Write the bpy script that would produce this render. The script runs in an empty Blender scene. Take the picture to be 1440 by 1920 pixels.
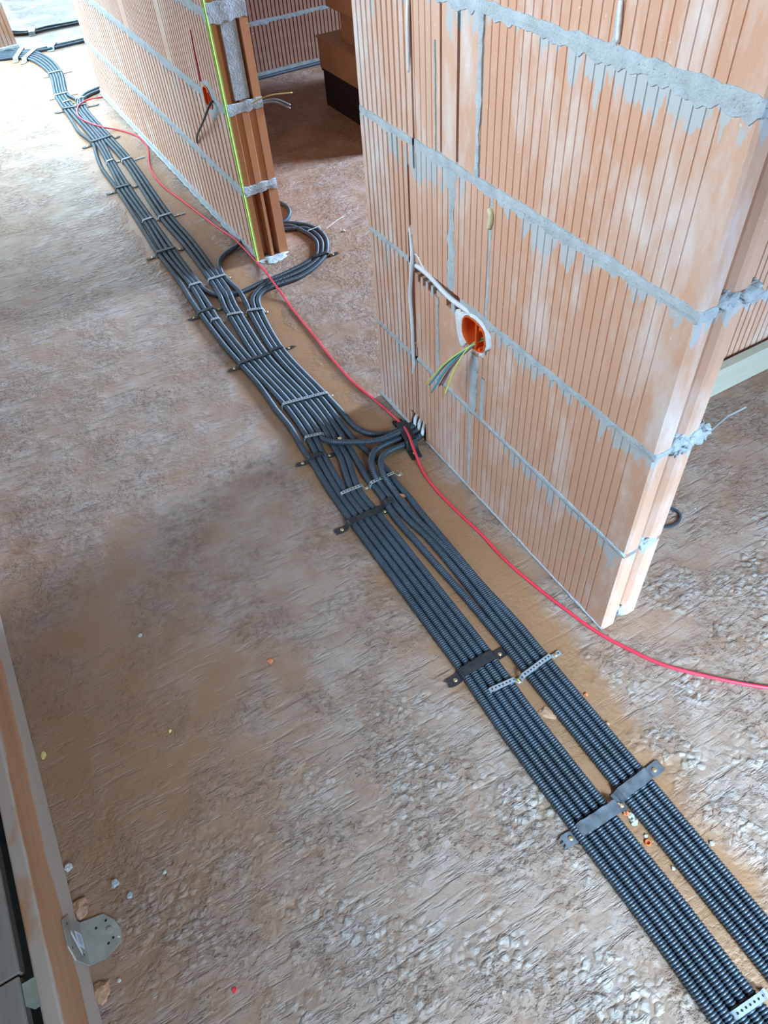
import bpy, math, random
import numpy as np
from mathutils import Matrix, Vector, noise
random.seed(7)
D = bpy.data
SC = bpy.context.scene
COL = SC.collection

# ------------------------------------------------------------------ camera
cam_data = D.cameras.new('camera')
cam_data.sensor_fit = 'VERTICAL'; cam_data.sensor_height = 36.0; cam_data.sensor_width = 27.0
cam_data.lens = 1343.4 / 1920 * 36
cam_data.clip_start = 0.02; cam_data.clip_end = 100
cam = D.objects.new('camera', cam_data); COL.objects.link(cam)
cam.matrix_world = Matrix(((0.86476785, 0.41036772, -0.28943895, 0.0),
                           (-0.49838361, 0.63068211, -0.59485616, 0.0),
                           (-0.0615658, 0.65866411, 0.74991415, 1.3),
                           (0, 0, 0, 1)))
SC.camera = cam

# ------------------------------------------------------------------ view, world, daylight
SC.view_settings.view_transform = 'Standard'
SC.view_settings.look = 'None'
SC.view_settings.gamma = 1
SC.view_settings.use_curve_mapping = False
SC.view_settings.exposure = 0.0

w = D.worlds.new('sky'); SC.world = w; w.use_nodes = True
bgn = w.node_tree.nodes['Background']
bgn.inputs[0].default_value = (0.55, 0.75, 1.0, 1); bgn.inputs[1].default_value = 1.0

def area(name, loc, target, sx, sy, power, color, spread=180):
    l = D.lights.new(name, 'AREA'); l.shape = 'RECTANGLE'; l.size = sx; l.size_y = sy
    l.energy = power; l.color = color; l.spread = math.radians(spread)
    o = D.objects.new(name, l); COL.objects.link(o); o.location = loc
    d = Vector(target) - Vector(loc)
    o.rotation_euler = d.to_track_quat('-Z', 'Y').to_euler()
    return o
# daylight standing in the shell openings; roof and north ones are added light
area('added_roof_light', (-0.35, 5.85, 2.72), (-0.25, 5.65, 0.0), 2.1, 3.8, 205, (0.50, 0.83, 1.0), 64)  # added opening light: brightens the far floor, spares the wall
area('daylight_far_opening', (-1.72, 5.2, 1.35), (0.4, 4.8, 0.4), 2.8, 1.7, 85, (0.66, 0.86, 1.0), 120)
area('added_north_light', (1.6, 8.95, 1.5), (0.9, 5.8, 0.2), 3.0, 1.8, 210, (0.52, 0.80, 1.0), 150)  # added to brighten the far room
area('daylight_south_opening', (0.45, -2.42, 1.75), (0.72, -0.60, 0.0), 1.3, 1.1, 54, (0.47, 0.74, 1.0), 46)
area('daylight_stair_opening', (-1.72, 0.9, 2.0), (0.72, 0.70, 1.25), 1.5, 0.9, 17.5, (0.66, 0.85, 1.0), 54)
area('daylight_east_opening', (4.12, 1.9, 1.3), (1.5, 2.55, 0.0), 0.7, 1.2, 220, (0.50, 0.72, 1.0), 110)
area('daylight_south_east_opening', (2.0, -2.42, 1.4), (1.5, 0.3, 0.0), 1.4, 1.4, 44, (0.50, 0.72, 1.0), 110)

# ------------------------------------------------------------------ materials
def new_mat(name):
    m = D.materials.new(name); m.use_nodes = True
    nt = m.node_tree; b = nt.nodes['Principled BSDF']
    return m, nt, b
def N(nt, t, **kw):
    n = nt.nodes.new(t)
    for k, v in kw.items():
        if k.startswith('i_'): n.inputs[int(k[2:])].default_value = v
        else: setattr(n, k, v)
    return n
def ramp(nt, src, stops, interp='LINEAR'):
    r = nt.nodes.new('ShaderNodeValToRGB'); r.color_ramp.interpolation = interp
    el = r.color_ramp.elements
    while len(el) < len(stops): el.new(0.5)
    for e, (p, c) in zip(el, stops):
        e.position = p; e.color = (*c, 1) if len(c) == 3 else c
    nt.links.new(src, r.inputs[0]); return r
def mixc(nt, fac, a, b, mode='MIX'):
    m = nt.nodes.new('ShaderNodeMix'); m.data_type = 'RGBA'; m.blend_type = mode
    for s, v in ((0, fac), (6, a), (7, b)):
        if hasattr(v, 'links'): nt.links.new(v, m.inputs[s])
        else: m.inputs[s].default_value = v if s == 0 else (*v, 1)
    return m.outputs[2]
def mth(nt, op, a, b=None, c=None):
    m = nt.nodes.new('ShaderNodeMath'); m.operation = op
    for s, v in ((0, a), (1, b), (2, c)):
        if v is None: continue
        if hasattr(v, 'links'): nt.links.new(v, m.inputs[s])
        else: m.inputs[s].default_value = v
    return m.outputs[0]
def coords(nt, scale=(1, 1, 1), rot=(0, 0, 0), which='Object'):
    tc = nt.nodes.new('ShaderNodeTexCoord'); mp = nt.nodes.new('ShaderNodeMapping')
    mp.inputs['Scale'].default_value = scale; mp.inputs['Rotation'].default_value = rot
    nt.links.new(tc.outputs[which], mp.inputs[0]); return mp.outputs[0]
def noise_n(nt, vec, scale, detail=4, rough=0.55, dist=0.0):
    n = nt.nodes.new('ShaderNodeTexNoise'); n.inputs['Scale'].default_value = scale
    n.inputs['Detail'].default_value = detail; n.inputs['Roughness'].default_value = rough
    n.inputs['Distortion'].default_value = dist
    nt.links.new(vec, n.inputs['Vector']); return n.outputs[0]
def bump(nt, b, h, strength, dist=0.01, prev=None):
    bp = nt.nodes.new('ShaderNodeBump'); bp.inputs['Strength'].default_value = strength
    bp.inputs['Distance'].default_value = dist
    nt.links.new(h, bp.inputs['Height'])
    if prev: nt.links.new(prev, bp.inputs['Normal'])
    nt.links.new(bp.outputs[0], b.inputs['Normal']); return bp.outputs[0]

def plain(name, col, rough=0.6, metal=0.0, nscale=30, var=0.12, bstr=0.15, bd=0.002, spec=0.5):
    m, nt, b = new_mat(name)
    v = coords(nt)
    n = noise_n(nt, v, nscale)
    a = tuple(c * (1 - var) for c in col); d = tuple(min(1, c * (1 + var)) for c in col)
    r = ramp(nt, n, [(0.3, a), (0.7, d)])
    nt.links.new(r.outputs[0], b.inputs['Base Color'])
    b.inputs['Roughness'].default_value = rough; b.inputs['Metallic'].default_value = metal
    b.inputs['Specular IOR Level'].default_value = spec
    if bstr: bump(nt, b, n, bstr, bd)
    return m

def brick_mat(name, c1, c2, film, film_amt, smear=0.0, end=None):
    m, nt, b = new_mat(name)
    v = coords(nt)
    big = noise_n(nt, v, 2.2, 3)
    vs = coords(nt, (1, 1, 0.12))
    streak = noise_n(nt, vs, 60, 4, 0.6)
    fine = noise_n(nt, v, 260, 2)
    base = ramp(nt, big, [(0.35, c1), (0.65, c2)]).outputs[0]
    base = mixc(nt, mth(nt, 'MULTIPLY', streak, 0.35), base, tuple(x * 0.72 for x in c1))
    # cement film and pale smears wiped over the clay
    vf = coords(nt, (1, 1, 0.35))
    f = noise_n(nt, vf, 9, 5, 0.7)
    fr = ramp(nt, f, [(0.50, (0, 0, 0)), (0.72, (1, 1, 1))]).outputs[0]
    base = mixc(nt, mth(nt, 'MULTIPLY', fr, film_amt), base, film)
    if smear:
        sz = nt.nodes.new('ShaderNodeSeparateXYZ'); nt.links.new(v, sz.inputs[0])
        t = mth(nt, 'FRACT', mth(nt, 'DIVIDE', mth(nt, 'SUBTRACT', sz.outputs[2], 0.246), 0.2506))
        t = mth(nt, 'MULTIPLY', mth(nt, 'SUBTRACT', 1.0, t), 0.2506)
        sm = noise_n(nt, coords(nt, (1, 1, 0.22)), 48, 3, 0.55)
        area_n = noise_n(nt, v, 5.5, 2, 0.5)
        lim = mth(nt, 'MULTIPLY', mth(nt, 'SUBTRACT', mth(nt, 'ADD', mth(nt, 'MULTIPLY', sm, 1.1), mth(nt, 'MULTIPLY', area_n, 0.9)), 0.93), 0.24)
        sk = N(nt, 'ShaderNodeMapRange'); nt.links.new(mth(nt, 'SUBTRACT', lim, t), sk.inputs[0])
        sk.inputs[1].default_value = -0.004; sk.inputs[2].default_value = 0.006
        base = mixc(nt, mth(nt, 'MULTIPLY', sk.outputs[0], smear), base, (0.46, 0.50, 0.51))
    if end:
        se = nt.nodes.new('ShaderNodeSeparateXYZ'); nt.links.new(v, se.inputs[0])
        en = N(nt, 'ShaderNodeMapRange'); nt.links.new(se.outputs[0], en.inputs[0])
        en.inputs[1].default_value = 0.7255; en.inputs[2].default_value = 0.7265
        base = mixc(nt, en.outputs[0], base, end)  # end in bare clay, with its shading put into the colour
    sp = noise_n(nt, v, 130, 1)
    spr = ramp(nt, sp, [(0.77, (0, 0, 0)), (0.79, (1, 1, 1))]).outputs[0]
    base = mixc(nt, mth(nt, 'MULTIPLY', spr, 0.6), base, (0.75, 0.72, 0.68))
    nt.links.new(base, b.inputs['Base Color'])
    b.inputs['Roughness'].default_value = 0.75
    b.inputs['Specular IOR Level'].default_value = 0.3
    h = mth(nt, 'ADD', mth(nt, 'MULTIPLY', streak, 0.7), mth(nt, 'MULTIPLY', fine, 0.3))
    bump(nt, b, h, 0.35, 0.0015)
    return m
BRICK = brick_mat('ribbed_clay', (0.66, 0.36, 0.235), (0.72, 0.46, 0.345), (0.74, 0.66, 0.62), 0.9, smear=0.85)
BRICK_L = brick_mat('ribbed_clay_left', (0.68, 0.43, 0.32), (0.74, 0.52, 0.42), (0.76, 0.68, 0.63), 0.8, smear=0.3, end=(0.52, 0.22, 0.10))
BRICK_END = brick_mat('smooth_clay', (0.60, 0.30, 0.17), (0.66, 0.36, 0.22), (0.62, 0.50, 0.42), 0.25)
BRICK_SHADED = brick_mat('shaded_clay', (0.17, 0.07, 0.045), (0.22, 0.10, 0.06), (0.22, 0.16, 0.13), 0.3)  # same clay darkened: the back room's shade is in the colour

def mortar_mat(name, c):
    m, nt, b = new_mat(name)
    v = coords(nt)
    n1 = noise_n(nt, v, 40, 5); n2 = noise_n(nt, v, 240, 3)
    base = ramp(nt, n1, [(0.3, tuple(x * 0.82 for x in c)), (0.7, tuple(x * 1.12 for x in c))]).outputs[0]
    pit = ramp(nt, n2, [(0.28, (0, 0, 0)), (0.36, (1, 1, 1))]).outputs[0]
    base = mixc(nt, pit, tuple(x * 0.45 for x in c), base)
    nt.links.new(base, b.inputs['Base Color']); b.inputs['Roughness'].default_value = 0.9
    b.inputs['Specular IOR Level'].default_value = 0.25
    bump(nt, b, mth(nt, 'ADD', n1, mth(nt, 'MULTIPLY', n2, 0.8)), 0.7, 0.004)
    return m
MORTAR = mortar_mat('cement_mortar', (0.46, 0.50, 0.52))
MORTAR_SHADED = mortar_mat('cement_mortar_shaded', (0.16, 0.16, 0.155))  # mortar copy with the back wall's shade in its colour

def floor_mat():
    m, nt, b = new_mat('raked_concrete')
    v = coords(nt)
    sx = nt.nodes.new('ShaderNodeSeparateXYZ'); nt.links.new(v, sx.inputs[0])
    rot = (0, 0, math.radians(15))
    def stretched(k, r_=rot): return coords(nt, (k, 1, 1), r_)
    big = noise_n(nt, v, 1.5, 3, 0.6, 0.3)
    mid = noise_n(nt, v, 6.5, 4, 0.6, 0.3)
    mid2 = noise_n(nt, coords(nt, (1, 1, 1), (0, 0, 1.0)), 11, 4, 0.6, 0.2)
    # clipped noises: smooth plateaus with pits and rake furrows below them
    pit_n = noise_n(nt, stretched(0.85), 92, 5, 0.62, 0.1)
    rake_n = noise_n(nt, stretched(0.17), 70, 5, 0.62, 0.05)
    fine_n = noise_n(nt, v, 260, 3, 0.6, 0.2)
    crum_n = noise_n(nt, stretched(0.95), 40, 6, 0.62, 0.1)
    pits = ramp(nt, pit_n, [(0.32, (0, 0, 0)), (0.50, (1, 1, 1))]).outputs[0]
    rake = ramp(nt, rake_n, [(0.32, (0, 0, 0)), (0.49, (1, 1, 1))]).outputs[0]
    rough = ramp(nt, mid, [(0.43, (0, 0, 0)), (0.58, (1, 1, 1))]).outputs[0]
    raked = ramp(nt, mid2, [(0.42, (0, 0, 0)), (0.56, (1, 1, 1))]).outputs[0]
    # gravel standing out in patches near the stair opening
    vo = nt.nodes.new('ShaderNodeTexVoronoi'); vo.inputs['Scale'].default_value = 68
    wn = nt.nodes.new('ShaderNodeTexNoise'); wn.inputs['Scale'].default_value = 34
    nt.links.new(v, wn.inputs['Vector'])
    wob = nt.nodes.new('ShaderNodeVectorMath'); wob.operation = 'MULTIPLY_ADD'
    nt.links.new(wn.outputs[1], wob.inputs[0]); wob.inputs[1].default_value = (0.022, 0.022, 0.022)
    nt.links.new(v, wob.inputs[2]); nt.links.new(wob.outputs[0], vo.inputs['Vector'])
    stone = ramp(nt, vo.outputs[0], [(0.25, (1, 1, 1)), (0.62, (0, 0, 0))]).outputs[0]
    pm = ramp(nt, noise_n(nt, v, 5.3, 4, 0.6), [(0.44, (0, 0, 0)), (0.60, (1, 1, 1))]).outputs[0]
    yf = N(nt, 'ShaderNodeMapRange'); nt.links.new(sx.outputs[1], yf.inputs[0])
    yf.inputs[1].default_value = 0.75; yf.inputs[2].default_value = 0.45
    pm = mth(nt, 'MULTIPLY', pm, yf.outputs[0])
    # brown dust by the conduits; at left a dust patch with shade painted in
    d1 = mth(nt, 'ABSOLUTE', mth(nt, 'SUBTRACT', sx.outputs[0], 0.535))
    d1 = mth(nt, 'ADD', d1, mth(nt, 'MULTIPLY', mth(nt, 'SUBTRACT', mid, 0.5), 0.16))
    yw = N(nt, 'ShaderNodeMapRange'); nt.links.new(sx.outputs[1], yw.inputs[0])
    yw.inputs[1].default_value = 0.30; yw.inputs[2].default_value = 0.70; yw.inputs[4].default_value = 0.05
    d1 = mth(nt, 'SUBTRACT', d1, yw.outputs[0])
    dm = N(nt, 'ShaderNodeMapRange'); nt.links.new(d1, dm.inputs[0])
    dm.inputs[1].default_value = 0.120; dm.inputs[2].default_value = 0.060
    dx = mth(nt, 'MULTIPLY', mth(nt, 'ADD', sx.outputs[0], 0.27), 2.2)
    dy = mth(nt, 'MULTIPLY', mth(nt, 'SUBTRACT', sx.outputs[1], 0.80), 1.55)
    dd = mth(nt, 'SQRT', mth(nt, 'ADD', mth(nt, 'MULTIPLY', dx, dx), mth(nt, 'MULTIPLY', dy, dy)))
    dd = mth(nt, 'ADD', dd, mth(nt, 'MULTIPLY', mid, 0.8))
    dust_shade = N(nt, 'ShaderNodeMapRange'); nt.links.new(dd, dust_shade.inputs[0])
    dust_shade.inputs[1].default_value = 1.40; dust_shade.inputs[2].default_value = 0.70
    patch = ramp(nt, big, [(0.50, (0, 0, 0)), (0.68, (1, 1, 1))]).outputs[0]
    dust = mth(nt, 'MAXIMUM', dm.outputs[0], mth(nt, 'MULTIPLY', dust_shade.outputs[0], 0.85))  # real dust joined with the partly shade-painted left patch
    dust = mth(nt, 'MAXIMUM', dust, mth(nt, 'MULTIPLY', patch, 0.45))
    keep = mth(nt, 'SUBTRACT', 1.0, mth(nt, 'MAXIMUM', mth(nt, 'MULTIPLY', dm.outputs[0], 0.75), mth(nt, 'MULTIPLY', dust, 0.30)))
    # height
    hp = mth(nt, 'SUBTRACT', 1.0, mth(nt, 'MULTIPLY', mth(nt, 'SUBTRACT', 1.0, pits), mth(nt, 'ADD', mth(nt, 'MULTIPLY', rough, 0.85), 0.10)))
    hr = mth(nt, 'SUBTRACT', 1.0, mth(nt, 'MULTIPLY', mth(nt, 'SUBTRACT', 1.0, rake), mth(nt, 'ADD', mth(nt, 'MULTIPLY', raked, 0.80), 0.12)))
    low = mth(nt, 'MULTIPLY', hp, hr)
    hs = mth(nt, 'MULTIPLY', pm, stone)
    h = mth(nt, 'ADD', low, mth(nt, 'MULTIPLY', hs, 0.9))
    h = mth(nt, 'ADD', h, mth(nt, 'MULTIPLY', mth(nt, 'MULTIPLY', crum_n, rough), 1.4))
    h = mth(nt, 'ADD', h, mth(nt, 'MULTIPLY', crum_n, 0.5))
    h = mth(nt, 'ADD', h, mth(nt, 'MULTIPLY', fine_n, 0.10))
    h = mth(nt, 'ADD', h, mth(nt, 'MULTIPLY', mid, 0.8))
    h = mth(nt, 'MULTIPLY', h, keep)
    # colour
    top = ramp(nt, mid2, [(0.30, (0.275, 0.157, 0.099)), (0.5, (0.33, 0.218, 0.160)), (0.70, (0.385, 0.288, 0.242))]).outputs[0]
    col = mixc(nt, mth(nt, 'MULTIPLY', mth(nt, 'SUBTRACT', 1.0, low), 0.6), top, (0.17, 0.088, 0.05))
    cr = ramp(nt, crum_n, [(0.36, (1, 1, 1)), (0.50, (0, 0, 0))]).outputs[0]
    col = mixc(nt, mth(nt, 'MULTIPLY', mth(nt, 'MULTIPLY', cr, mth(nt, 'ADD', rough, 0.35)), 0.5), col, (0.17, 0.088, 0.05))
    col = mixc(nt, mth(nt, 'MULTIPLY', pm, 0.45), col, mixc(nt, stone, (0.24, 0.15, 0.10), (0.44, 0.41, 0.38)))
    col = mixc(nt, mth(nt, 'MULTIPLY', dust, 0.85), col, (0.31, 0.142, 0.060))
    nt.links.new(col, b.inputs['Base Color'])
    b.inputs['Roughness'].default_value = 0.5
    b.inputs['Specular IOR Level'].default_value = 0.5
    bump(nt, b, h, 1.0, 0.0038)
    return m
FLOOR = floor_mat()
PIPE = plain('black_polypropylene', (0.036, 0.053, 0.072), 0.46, 0, 12, 0.25, 0, spec=0.6)
TAPE = plain('black_strap_fabric', (0.022, 0.022, 0.024), 0.55, 0, 80, 0.5, 0.5, 0.001)
TAPE_G = plain('dusty_black_strap', (0.11, 0.115, 0.125), 0.45, 0, 60, 0.4, 0.5, 0.001)
ZINC = plain('perforated_grey_band', (0.34, 0.35, 0.37), 0.5, 0.25, 90, 0.12, 0.2, 0.0005)
HOLE = plain('hole_shadow_black', (0.01, 0.01, 0.012), 0.9, 0, 10, 0, 0)
BRASS = plain('yellow_zinc_screw', (0.62, 0.45, 0.22), 0.35, 0.7, 200, 0.2, 0.3)
RED = plain('red_cable_sheath', (0.74, 0.035, 0.065), 0.4, 0, 15, 0.1, 0)
WHITE = plain('white_cable_sheath', (0.74, 0.76, 0.78), 0.4, 0, 30, 0.06, 0)
PLASTER = plain('white_gypsum', (0.74, 0.75, 0.76), 0.85, 0, 90, 0.12, 0.8, 0.003)
ORANGE = plain('orange_plastic', (0.80, 0.13, 0.02), 0.4, 0, 30, 0.12, 0.1)
RUST = plain('dark_clay_cavity', (0.10, 0.035, 0.015), 0.9, 0, 40, 0.3, 0.3)
LIME = plain('lime_green', (0.36, 0.72, 0.08), 0.6, 0, 200, 0.2, 0)
PINKM = plain('crimson_red', (0.55, 0.02, 0.08), 0.7, 0, 120, 0.35, 0)
FOAM = plain('yellow_mounting_foam', (0.66, 0.60, 0.36), 0.85, 0, 90, 0.15, 0.8, 0.004)
STEEL = plain('galvanised_steel', (0.34, 0.31, 0.26), 0.5, 0.25, 40, 0.2, 0.2)
STICKER = plain('pale_blue_sticker', (0.55, 0.62, 0.72), 0.5, 0, 20, 0.05, 0)
GREYP = plain('grey_plastic', (0.40, 0.41, 0.42), 0.5, 0, 20, 0.1, 0)
W_BLUE = plain('blue_insulation', (0.10, 0.28, 0.42), 0.4, 0, 40, 0.1, 0)
W_TEAL = plain('teal_insulation', (0.05, 0.30, 0.34), 0.4, 0, 40, 0.1, 0)
W_YG = plain('yellow_green_insulation', (0.58, 0.60, 0.10), 0.4, 0, 40, 0.15, 0)
W_BRN = plain('brown_insulation', (0.20, 0.07, 0.035), 0.4, 0, 40, 0.1, 0)
W_VIO = plain('violet_grey_insulation', (0.15, 0.12, 0.20), 0.4, 0, 40, 0.1, 0)
W_GREY = plain('grey_insulation', (0.26, 0.30, 0.33), 0.4, 0, 40, 0.1, 0)
CONC = plain('ceiling_concrete', (0.30, 0.27, 0.24), 0.85, 0, 6, 0.15, 0.3, 0.01)
PLAST_WALL = plain('bare_outer_wall', (0.36, 0.22, 0.15), 0.9, 0, 5, 0.12, 0.4, 0.01)
CARTON = plain('tan_board', (0.34, 0.22, 0.13), 0.6, 0, 6, 0.12, 0.05)
BLACKB = plain('black_board', (0.012, 0.010, 0.010), 0.7, 0, 6, 0.2, 0)
CHIP_C = plain('clay_chip', (0.60, 0.17, 0.06), 0.8, 0, 80, 0.2, 0.5)
CHIP_W = plain('wood_chip', (0.42, 0.22, 0.13), 0.7, 0, 60, 0.2, 0.3)
CHIP_P = plain('pale_stone', (0.46, 0.45, 0.39), 0.7, 0, 80, 0.15, 0.4)
CHIP_G = plain('grey_stone', (0.36, 0.36, 0.34), 0.8, 0, 80, 0.15, 0.5)
CHIP_Y = plain('yellow_plastic', (0.66, 0.50, 0.16), 0.5, 0, 80, 0.15, 0.2)
CHIP_R = plain('red_plastic', (0.75, 0.03, 0.05), 0.5, 0, 80, 0.15, 0.2)

def timber_mat(name, c1, c2, axis_scale, stain_top_light=None):
    m, nt, b = new_mat(name)
    v = coords(nt, axis_scale)
    n = noise_n(nt, v, 26, 6, 0.6, 0.6)
    col = ramp(nt, n, [(0.3, c1), (0.7, c2)]).outputs[0]
    vo = coords(nt)
    if stain_top_light:
        sx = nt.nodes.new('ShaderNodeSeparateXYZ'); nt.links.new(vo, sx.inputs[0])
        wv = noise_n(nt, coords(nt, (1, 0.5, 1)), 9, 4, 0.55)
        lim = mth(nt, 'ADD', sx.outputs[2], mth(nt, 'MULTIPLY', mth(nt, 'SUBTRACT', wv, 0.5), 0.07))
        mk = N(nt, 'ShaderNodeMapRange'); nt.links.new(lim, mk.inputs[0])
        mk.inputs[1].default_value = 0.072; mk.inputs[2].default_value = 0.066
        top = N(nt, 'ShaderNodeMapRange'); nt.links.new(lim, top.inputs[0])
        top.inputs[1].default_value = 0.158; top.inputs[2].default_value = 0.163  # top face greyed to paint in the sky light falling on it
        mask = mth(nt, 'MAXIMUM', mk.outputs[0], mth(nt, 'MULTIPLY', top.outputs[0], 0.8))
        col = mixc(nt, mth(nt, 'MULTIPLY', mask, 0.8), col, stain_top_light)
    nt.links.new(col, b.inputs['Base Color']); b.inputs['Roughness'].default_value = 0.7
    bump(nt, b, n, 0.3, 0.002)
    return m
TIMBER = timber_mat('shuttering_timber', (0.36, 0.17, 0.085), (0.50, 0.27, 0.15), (1, 0.06, 1), (0.46, 0.41, 0.36))
TIMBER2 = timber_mat('grey_timber', (0.36, 0.29, 0.24), (0.48, 0.41, 0.35), (1, 0.06, 1))
TIMBER3 = timber_mat('pale_timber', (0.40, 0.38, 0.29), (0.50, 0.47, 0.37), (0.06, 1, 1))

# ------------------------------------------------------------------ mesh helpers
class MB:
    def __init__(s): s.v = []; s.f = []; s.m = []
    def add(s, verts, faces, mi=0):
        o = len(s.v); s.v += [tuple(x) for x in verts]
        s.f += [tuple(i + o for i in f) for f in faces]; s.m += [mi] * len(faces)
    def box(s, a, b, mi=0):
        x0, y0, z0 = a; x1, y1, z1 = b
        s.add([(x0,y0,z0),(x1,y0,z0),(x1,y1,z0),(x0,y1,z0),(x0,y0,z1),(x1,y0,z1),(x1,y1,z1),(x0,y1,z1)],
              [(3,2,1,0),(4,5,6,7),(0,1,5,4),(1,2,6,5),(2,3,7,6),(3,0,4,7)], mi)
    def prism(s, pts, z0, z1, mi=0, cap=True):
        n = len(pts)
        vs = [(x, y, z0) for x, y in pts] + [(x, y, z1) for x, y in pts]
        fs = [(i, (i+1) % n, n + (i+1) % n, n + i) for i in range(n)]
        if cap: fs += [tuple(range(n))[::-1], tuple(range(n, 2*n))]
        s.add(vs, fs, mi)
    def tube(s, path, r, seg=10, mi=0, cap=True):
        path = [Vector(p) for p in path]; n = len(path); vs = []; fs = []
        prev = None
        for i, p in enumerate(path):
            t = (path[min(i+1, n-1)] - path[max(i-1, 0)]).normalized()
            if prev is None:
                up = Vector((0, 0, 1)) if abs(t.z) < 0.9 else Vector((1, 0, 0))
                a = t.cross(up).normalized()
            else:
                a = (prev - t * prev.dot(t)).normalized()
            prev = a; bb = t.cross(a)
            rr = r[i] if isinstance(r, (list, tuple)) else r
            for k in range(seg):
                an = 2 * math.pi * k / seg
                vs.append(p + a * (rr * math.cos(an)) + bb * (rr * math.sin(an)))
        for i in range(n - 1):
            for k in range(seg):
                k2 = (k + 1) % seg
                fs.append((i*seg+k, (i+1)*seg+k, (i+1)*seg+k2, i*seg+k2))
        if cap: fs += [tuple(range(seg)), tuple(range((n-1)*seg, n*seg))[::-1]]
        s.add(vs, fs, mi)
    def build(s, name, mats, parent=None, smooth=False, kind=None, smooth1=False):
        me = D.meshes.new(name); me.from_pydata(s.v, [], s.f)
        mats = mats if isinstance(mats, (list, tuple)) else [mats]
        for m in mats: me.materials.append(m)
        if len(mats) > 1: me.polygons.foreach_set('material_index', s.m)
        if smooth:
            me.polygons.foreach_set('use_smooth', [True] * len(me.polygons))
        if smooth1: me.polygons.foreach_set('use_smooth', [q == 2 for q in s.m])
        me.update()
        o = D.objects.new(name, me); COL.objects.link(o)
        if parent: o.parent = parent
        if kind: o['kind'] = kind
        return o
def tag(o, label, cat, group=None):
    o['label'] = label; o['category'] = cat
    if group: o['group'] = group
    return o
def empty(name, loc=(0, 0, 0)):
    o = D.objects.new(name, None); COL.objects.link(o); o.location = loc; o.empty_display_size = 0.02
    return o
def put(parent, o):
    o.parent = parent; o.matrix_parent_inverse = Matrix.Translation(-Vector(parent.location)); return o

def catmull(pts, step):
    P = [np.array(p, float) for p in pts]
    P = [2*P[0]-P[1]] + P + [2*P[-1]-P[-2]]
    out = []
    for i in range(1, len(P) - 2):
        p0, p1, p2, p3 = P[i-1:i+3]
        t0 = 0; t1 = max(1e-4, np.linalg.norm(p1-p0)**.5); t2 = t1 + max(1e-4, np.linalg.norm(p2-p1)**.5)
        t3 = t2 + max(1e-4, np.linalg.norm(p3-p2)**.5)
        n = max(2, int(np.linalg.norm(p2-p1)/0.006))
        for t in np.linspace(t1, t2, n, endpoint=False):
            a1 = (t1-t)/(t1-t0)*p0+(t-t0)/(t1-t0)*p1; a2 = (t2-t)/(t2-t1)*p1+(t-t1)/(t2-t1)*p2
            a3 = (t3-t)/(t3-t2)*p2+(t-t2)/(t3-t2)*p3
            b1 = (t2-t)/(t2-t0)*a1+(t-t0)/(t2-t0)*a2; b2 = (t3-t)/(t3-t1)*a2+(t-t1)/(t3-t1)*a3
            out.append((t2-t)/(t2-t1)*b1+(t-t1)/(t2-t1)*b2)
    out.append(P[-2])
    out = np.array(out)
    # light smoothing, then even spacing
    for _ in range(6):
        out[1:-1] = (out[:-2] + 2*out[1:-1] + out[2:]) / 4
    d = np.r_[0, np.cumsum(np.linalg.norm(np.diff(out, axis=0), axis=1))]
    s = np.arange(0, d[-1], step)
    return np.stack([np.interp(s, d, out[:, k]) for k in range(3)], 1)

R0 = 0.0083
def corrugated(name, pts, label, r=R0, seg=12, period=0.005):
    c = catmull(pts, period / 5)
    n = len(c)
    if n > 3:
        idx = np.arange(n)
        ph = idx % 5
        depth = 0.0017
        rad = np.where((ph == 0) | (ph == 1) | (ph == 2), r, r - depth)
        rad = np.where(ph == 1, r * 1.015, rad)
    t = np.gradient(c, axis=0); t /= np.linalg.norm(t, axis=1)[:, None] + 1e-9
    a = np.cross(t, np.array([0, 0, 1.0])); a /= np.linalg.norm(a, axis=1)[:, None] + 1e-9
    b = np.cross(a, t)
    # far away rings are merged two by two
    keep = (ph != 1) | (c[:, 1] < 0)
    c, a, b, rad = c[keep], a[keep], b[keep], rad[keep]
    n = len(c)
    an = np.arange(seg) * 2 * np.pi / seg
    V = c[:, None, :] + rad[:, None, None] * (np.cos(an)[None, :, None] * a[:, None, :] + np.sin(an)[None, :, None] * b[:, None, :])
    V = V.reshape(-1, 3)
    i = np.arange(n - 1)[:, None] * seg; k = np.arange(seg)[None, :]; k2 = (k + 1) % seg
    Fq = np.stack([i + k, i + k2, i + seg + k2, i + seg + k], -1).reshape(-1, 4)
    me = D.meshes.new(name)
    me.vertices.add(len(V)); me.vertices.foreach_set('co', V.astype(np.float32).ravel())
    me.loops.add(Fq.size); me.loops.foreach_set('vertex_index', Fq.astype(np.int32).ravel())
    me.polygons.add(len(Fq)); me.polygons.foreach_set('loop_start', np.arange(0, Fq.size, 4, dtype=np.int32))
    me.polygons.foreach_set('use_smooth', np.ones(len(Fq), bool))
    me.materials.append(PIPE)
    me.update(calc_edges=True)
    o = D.objects.new(name, me); COL.objects.link(o)
    return tag(o, label, 'conduit', 'black corrugated conduits on the floor')

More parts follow.
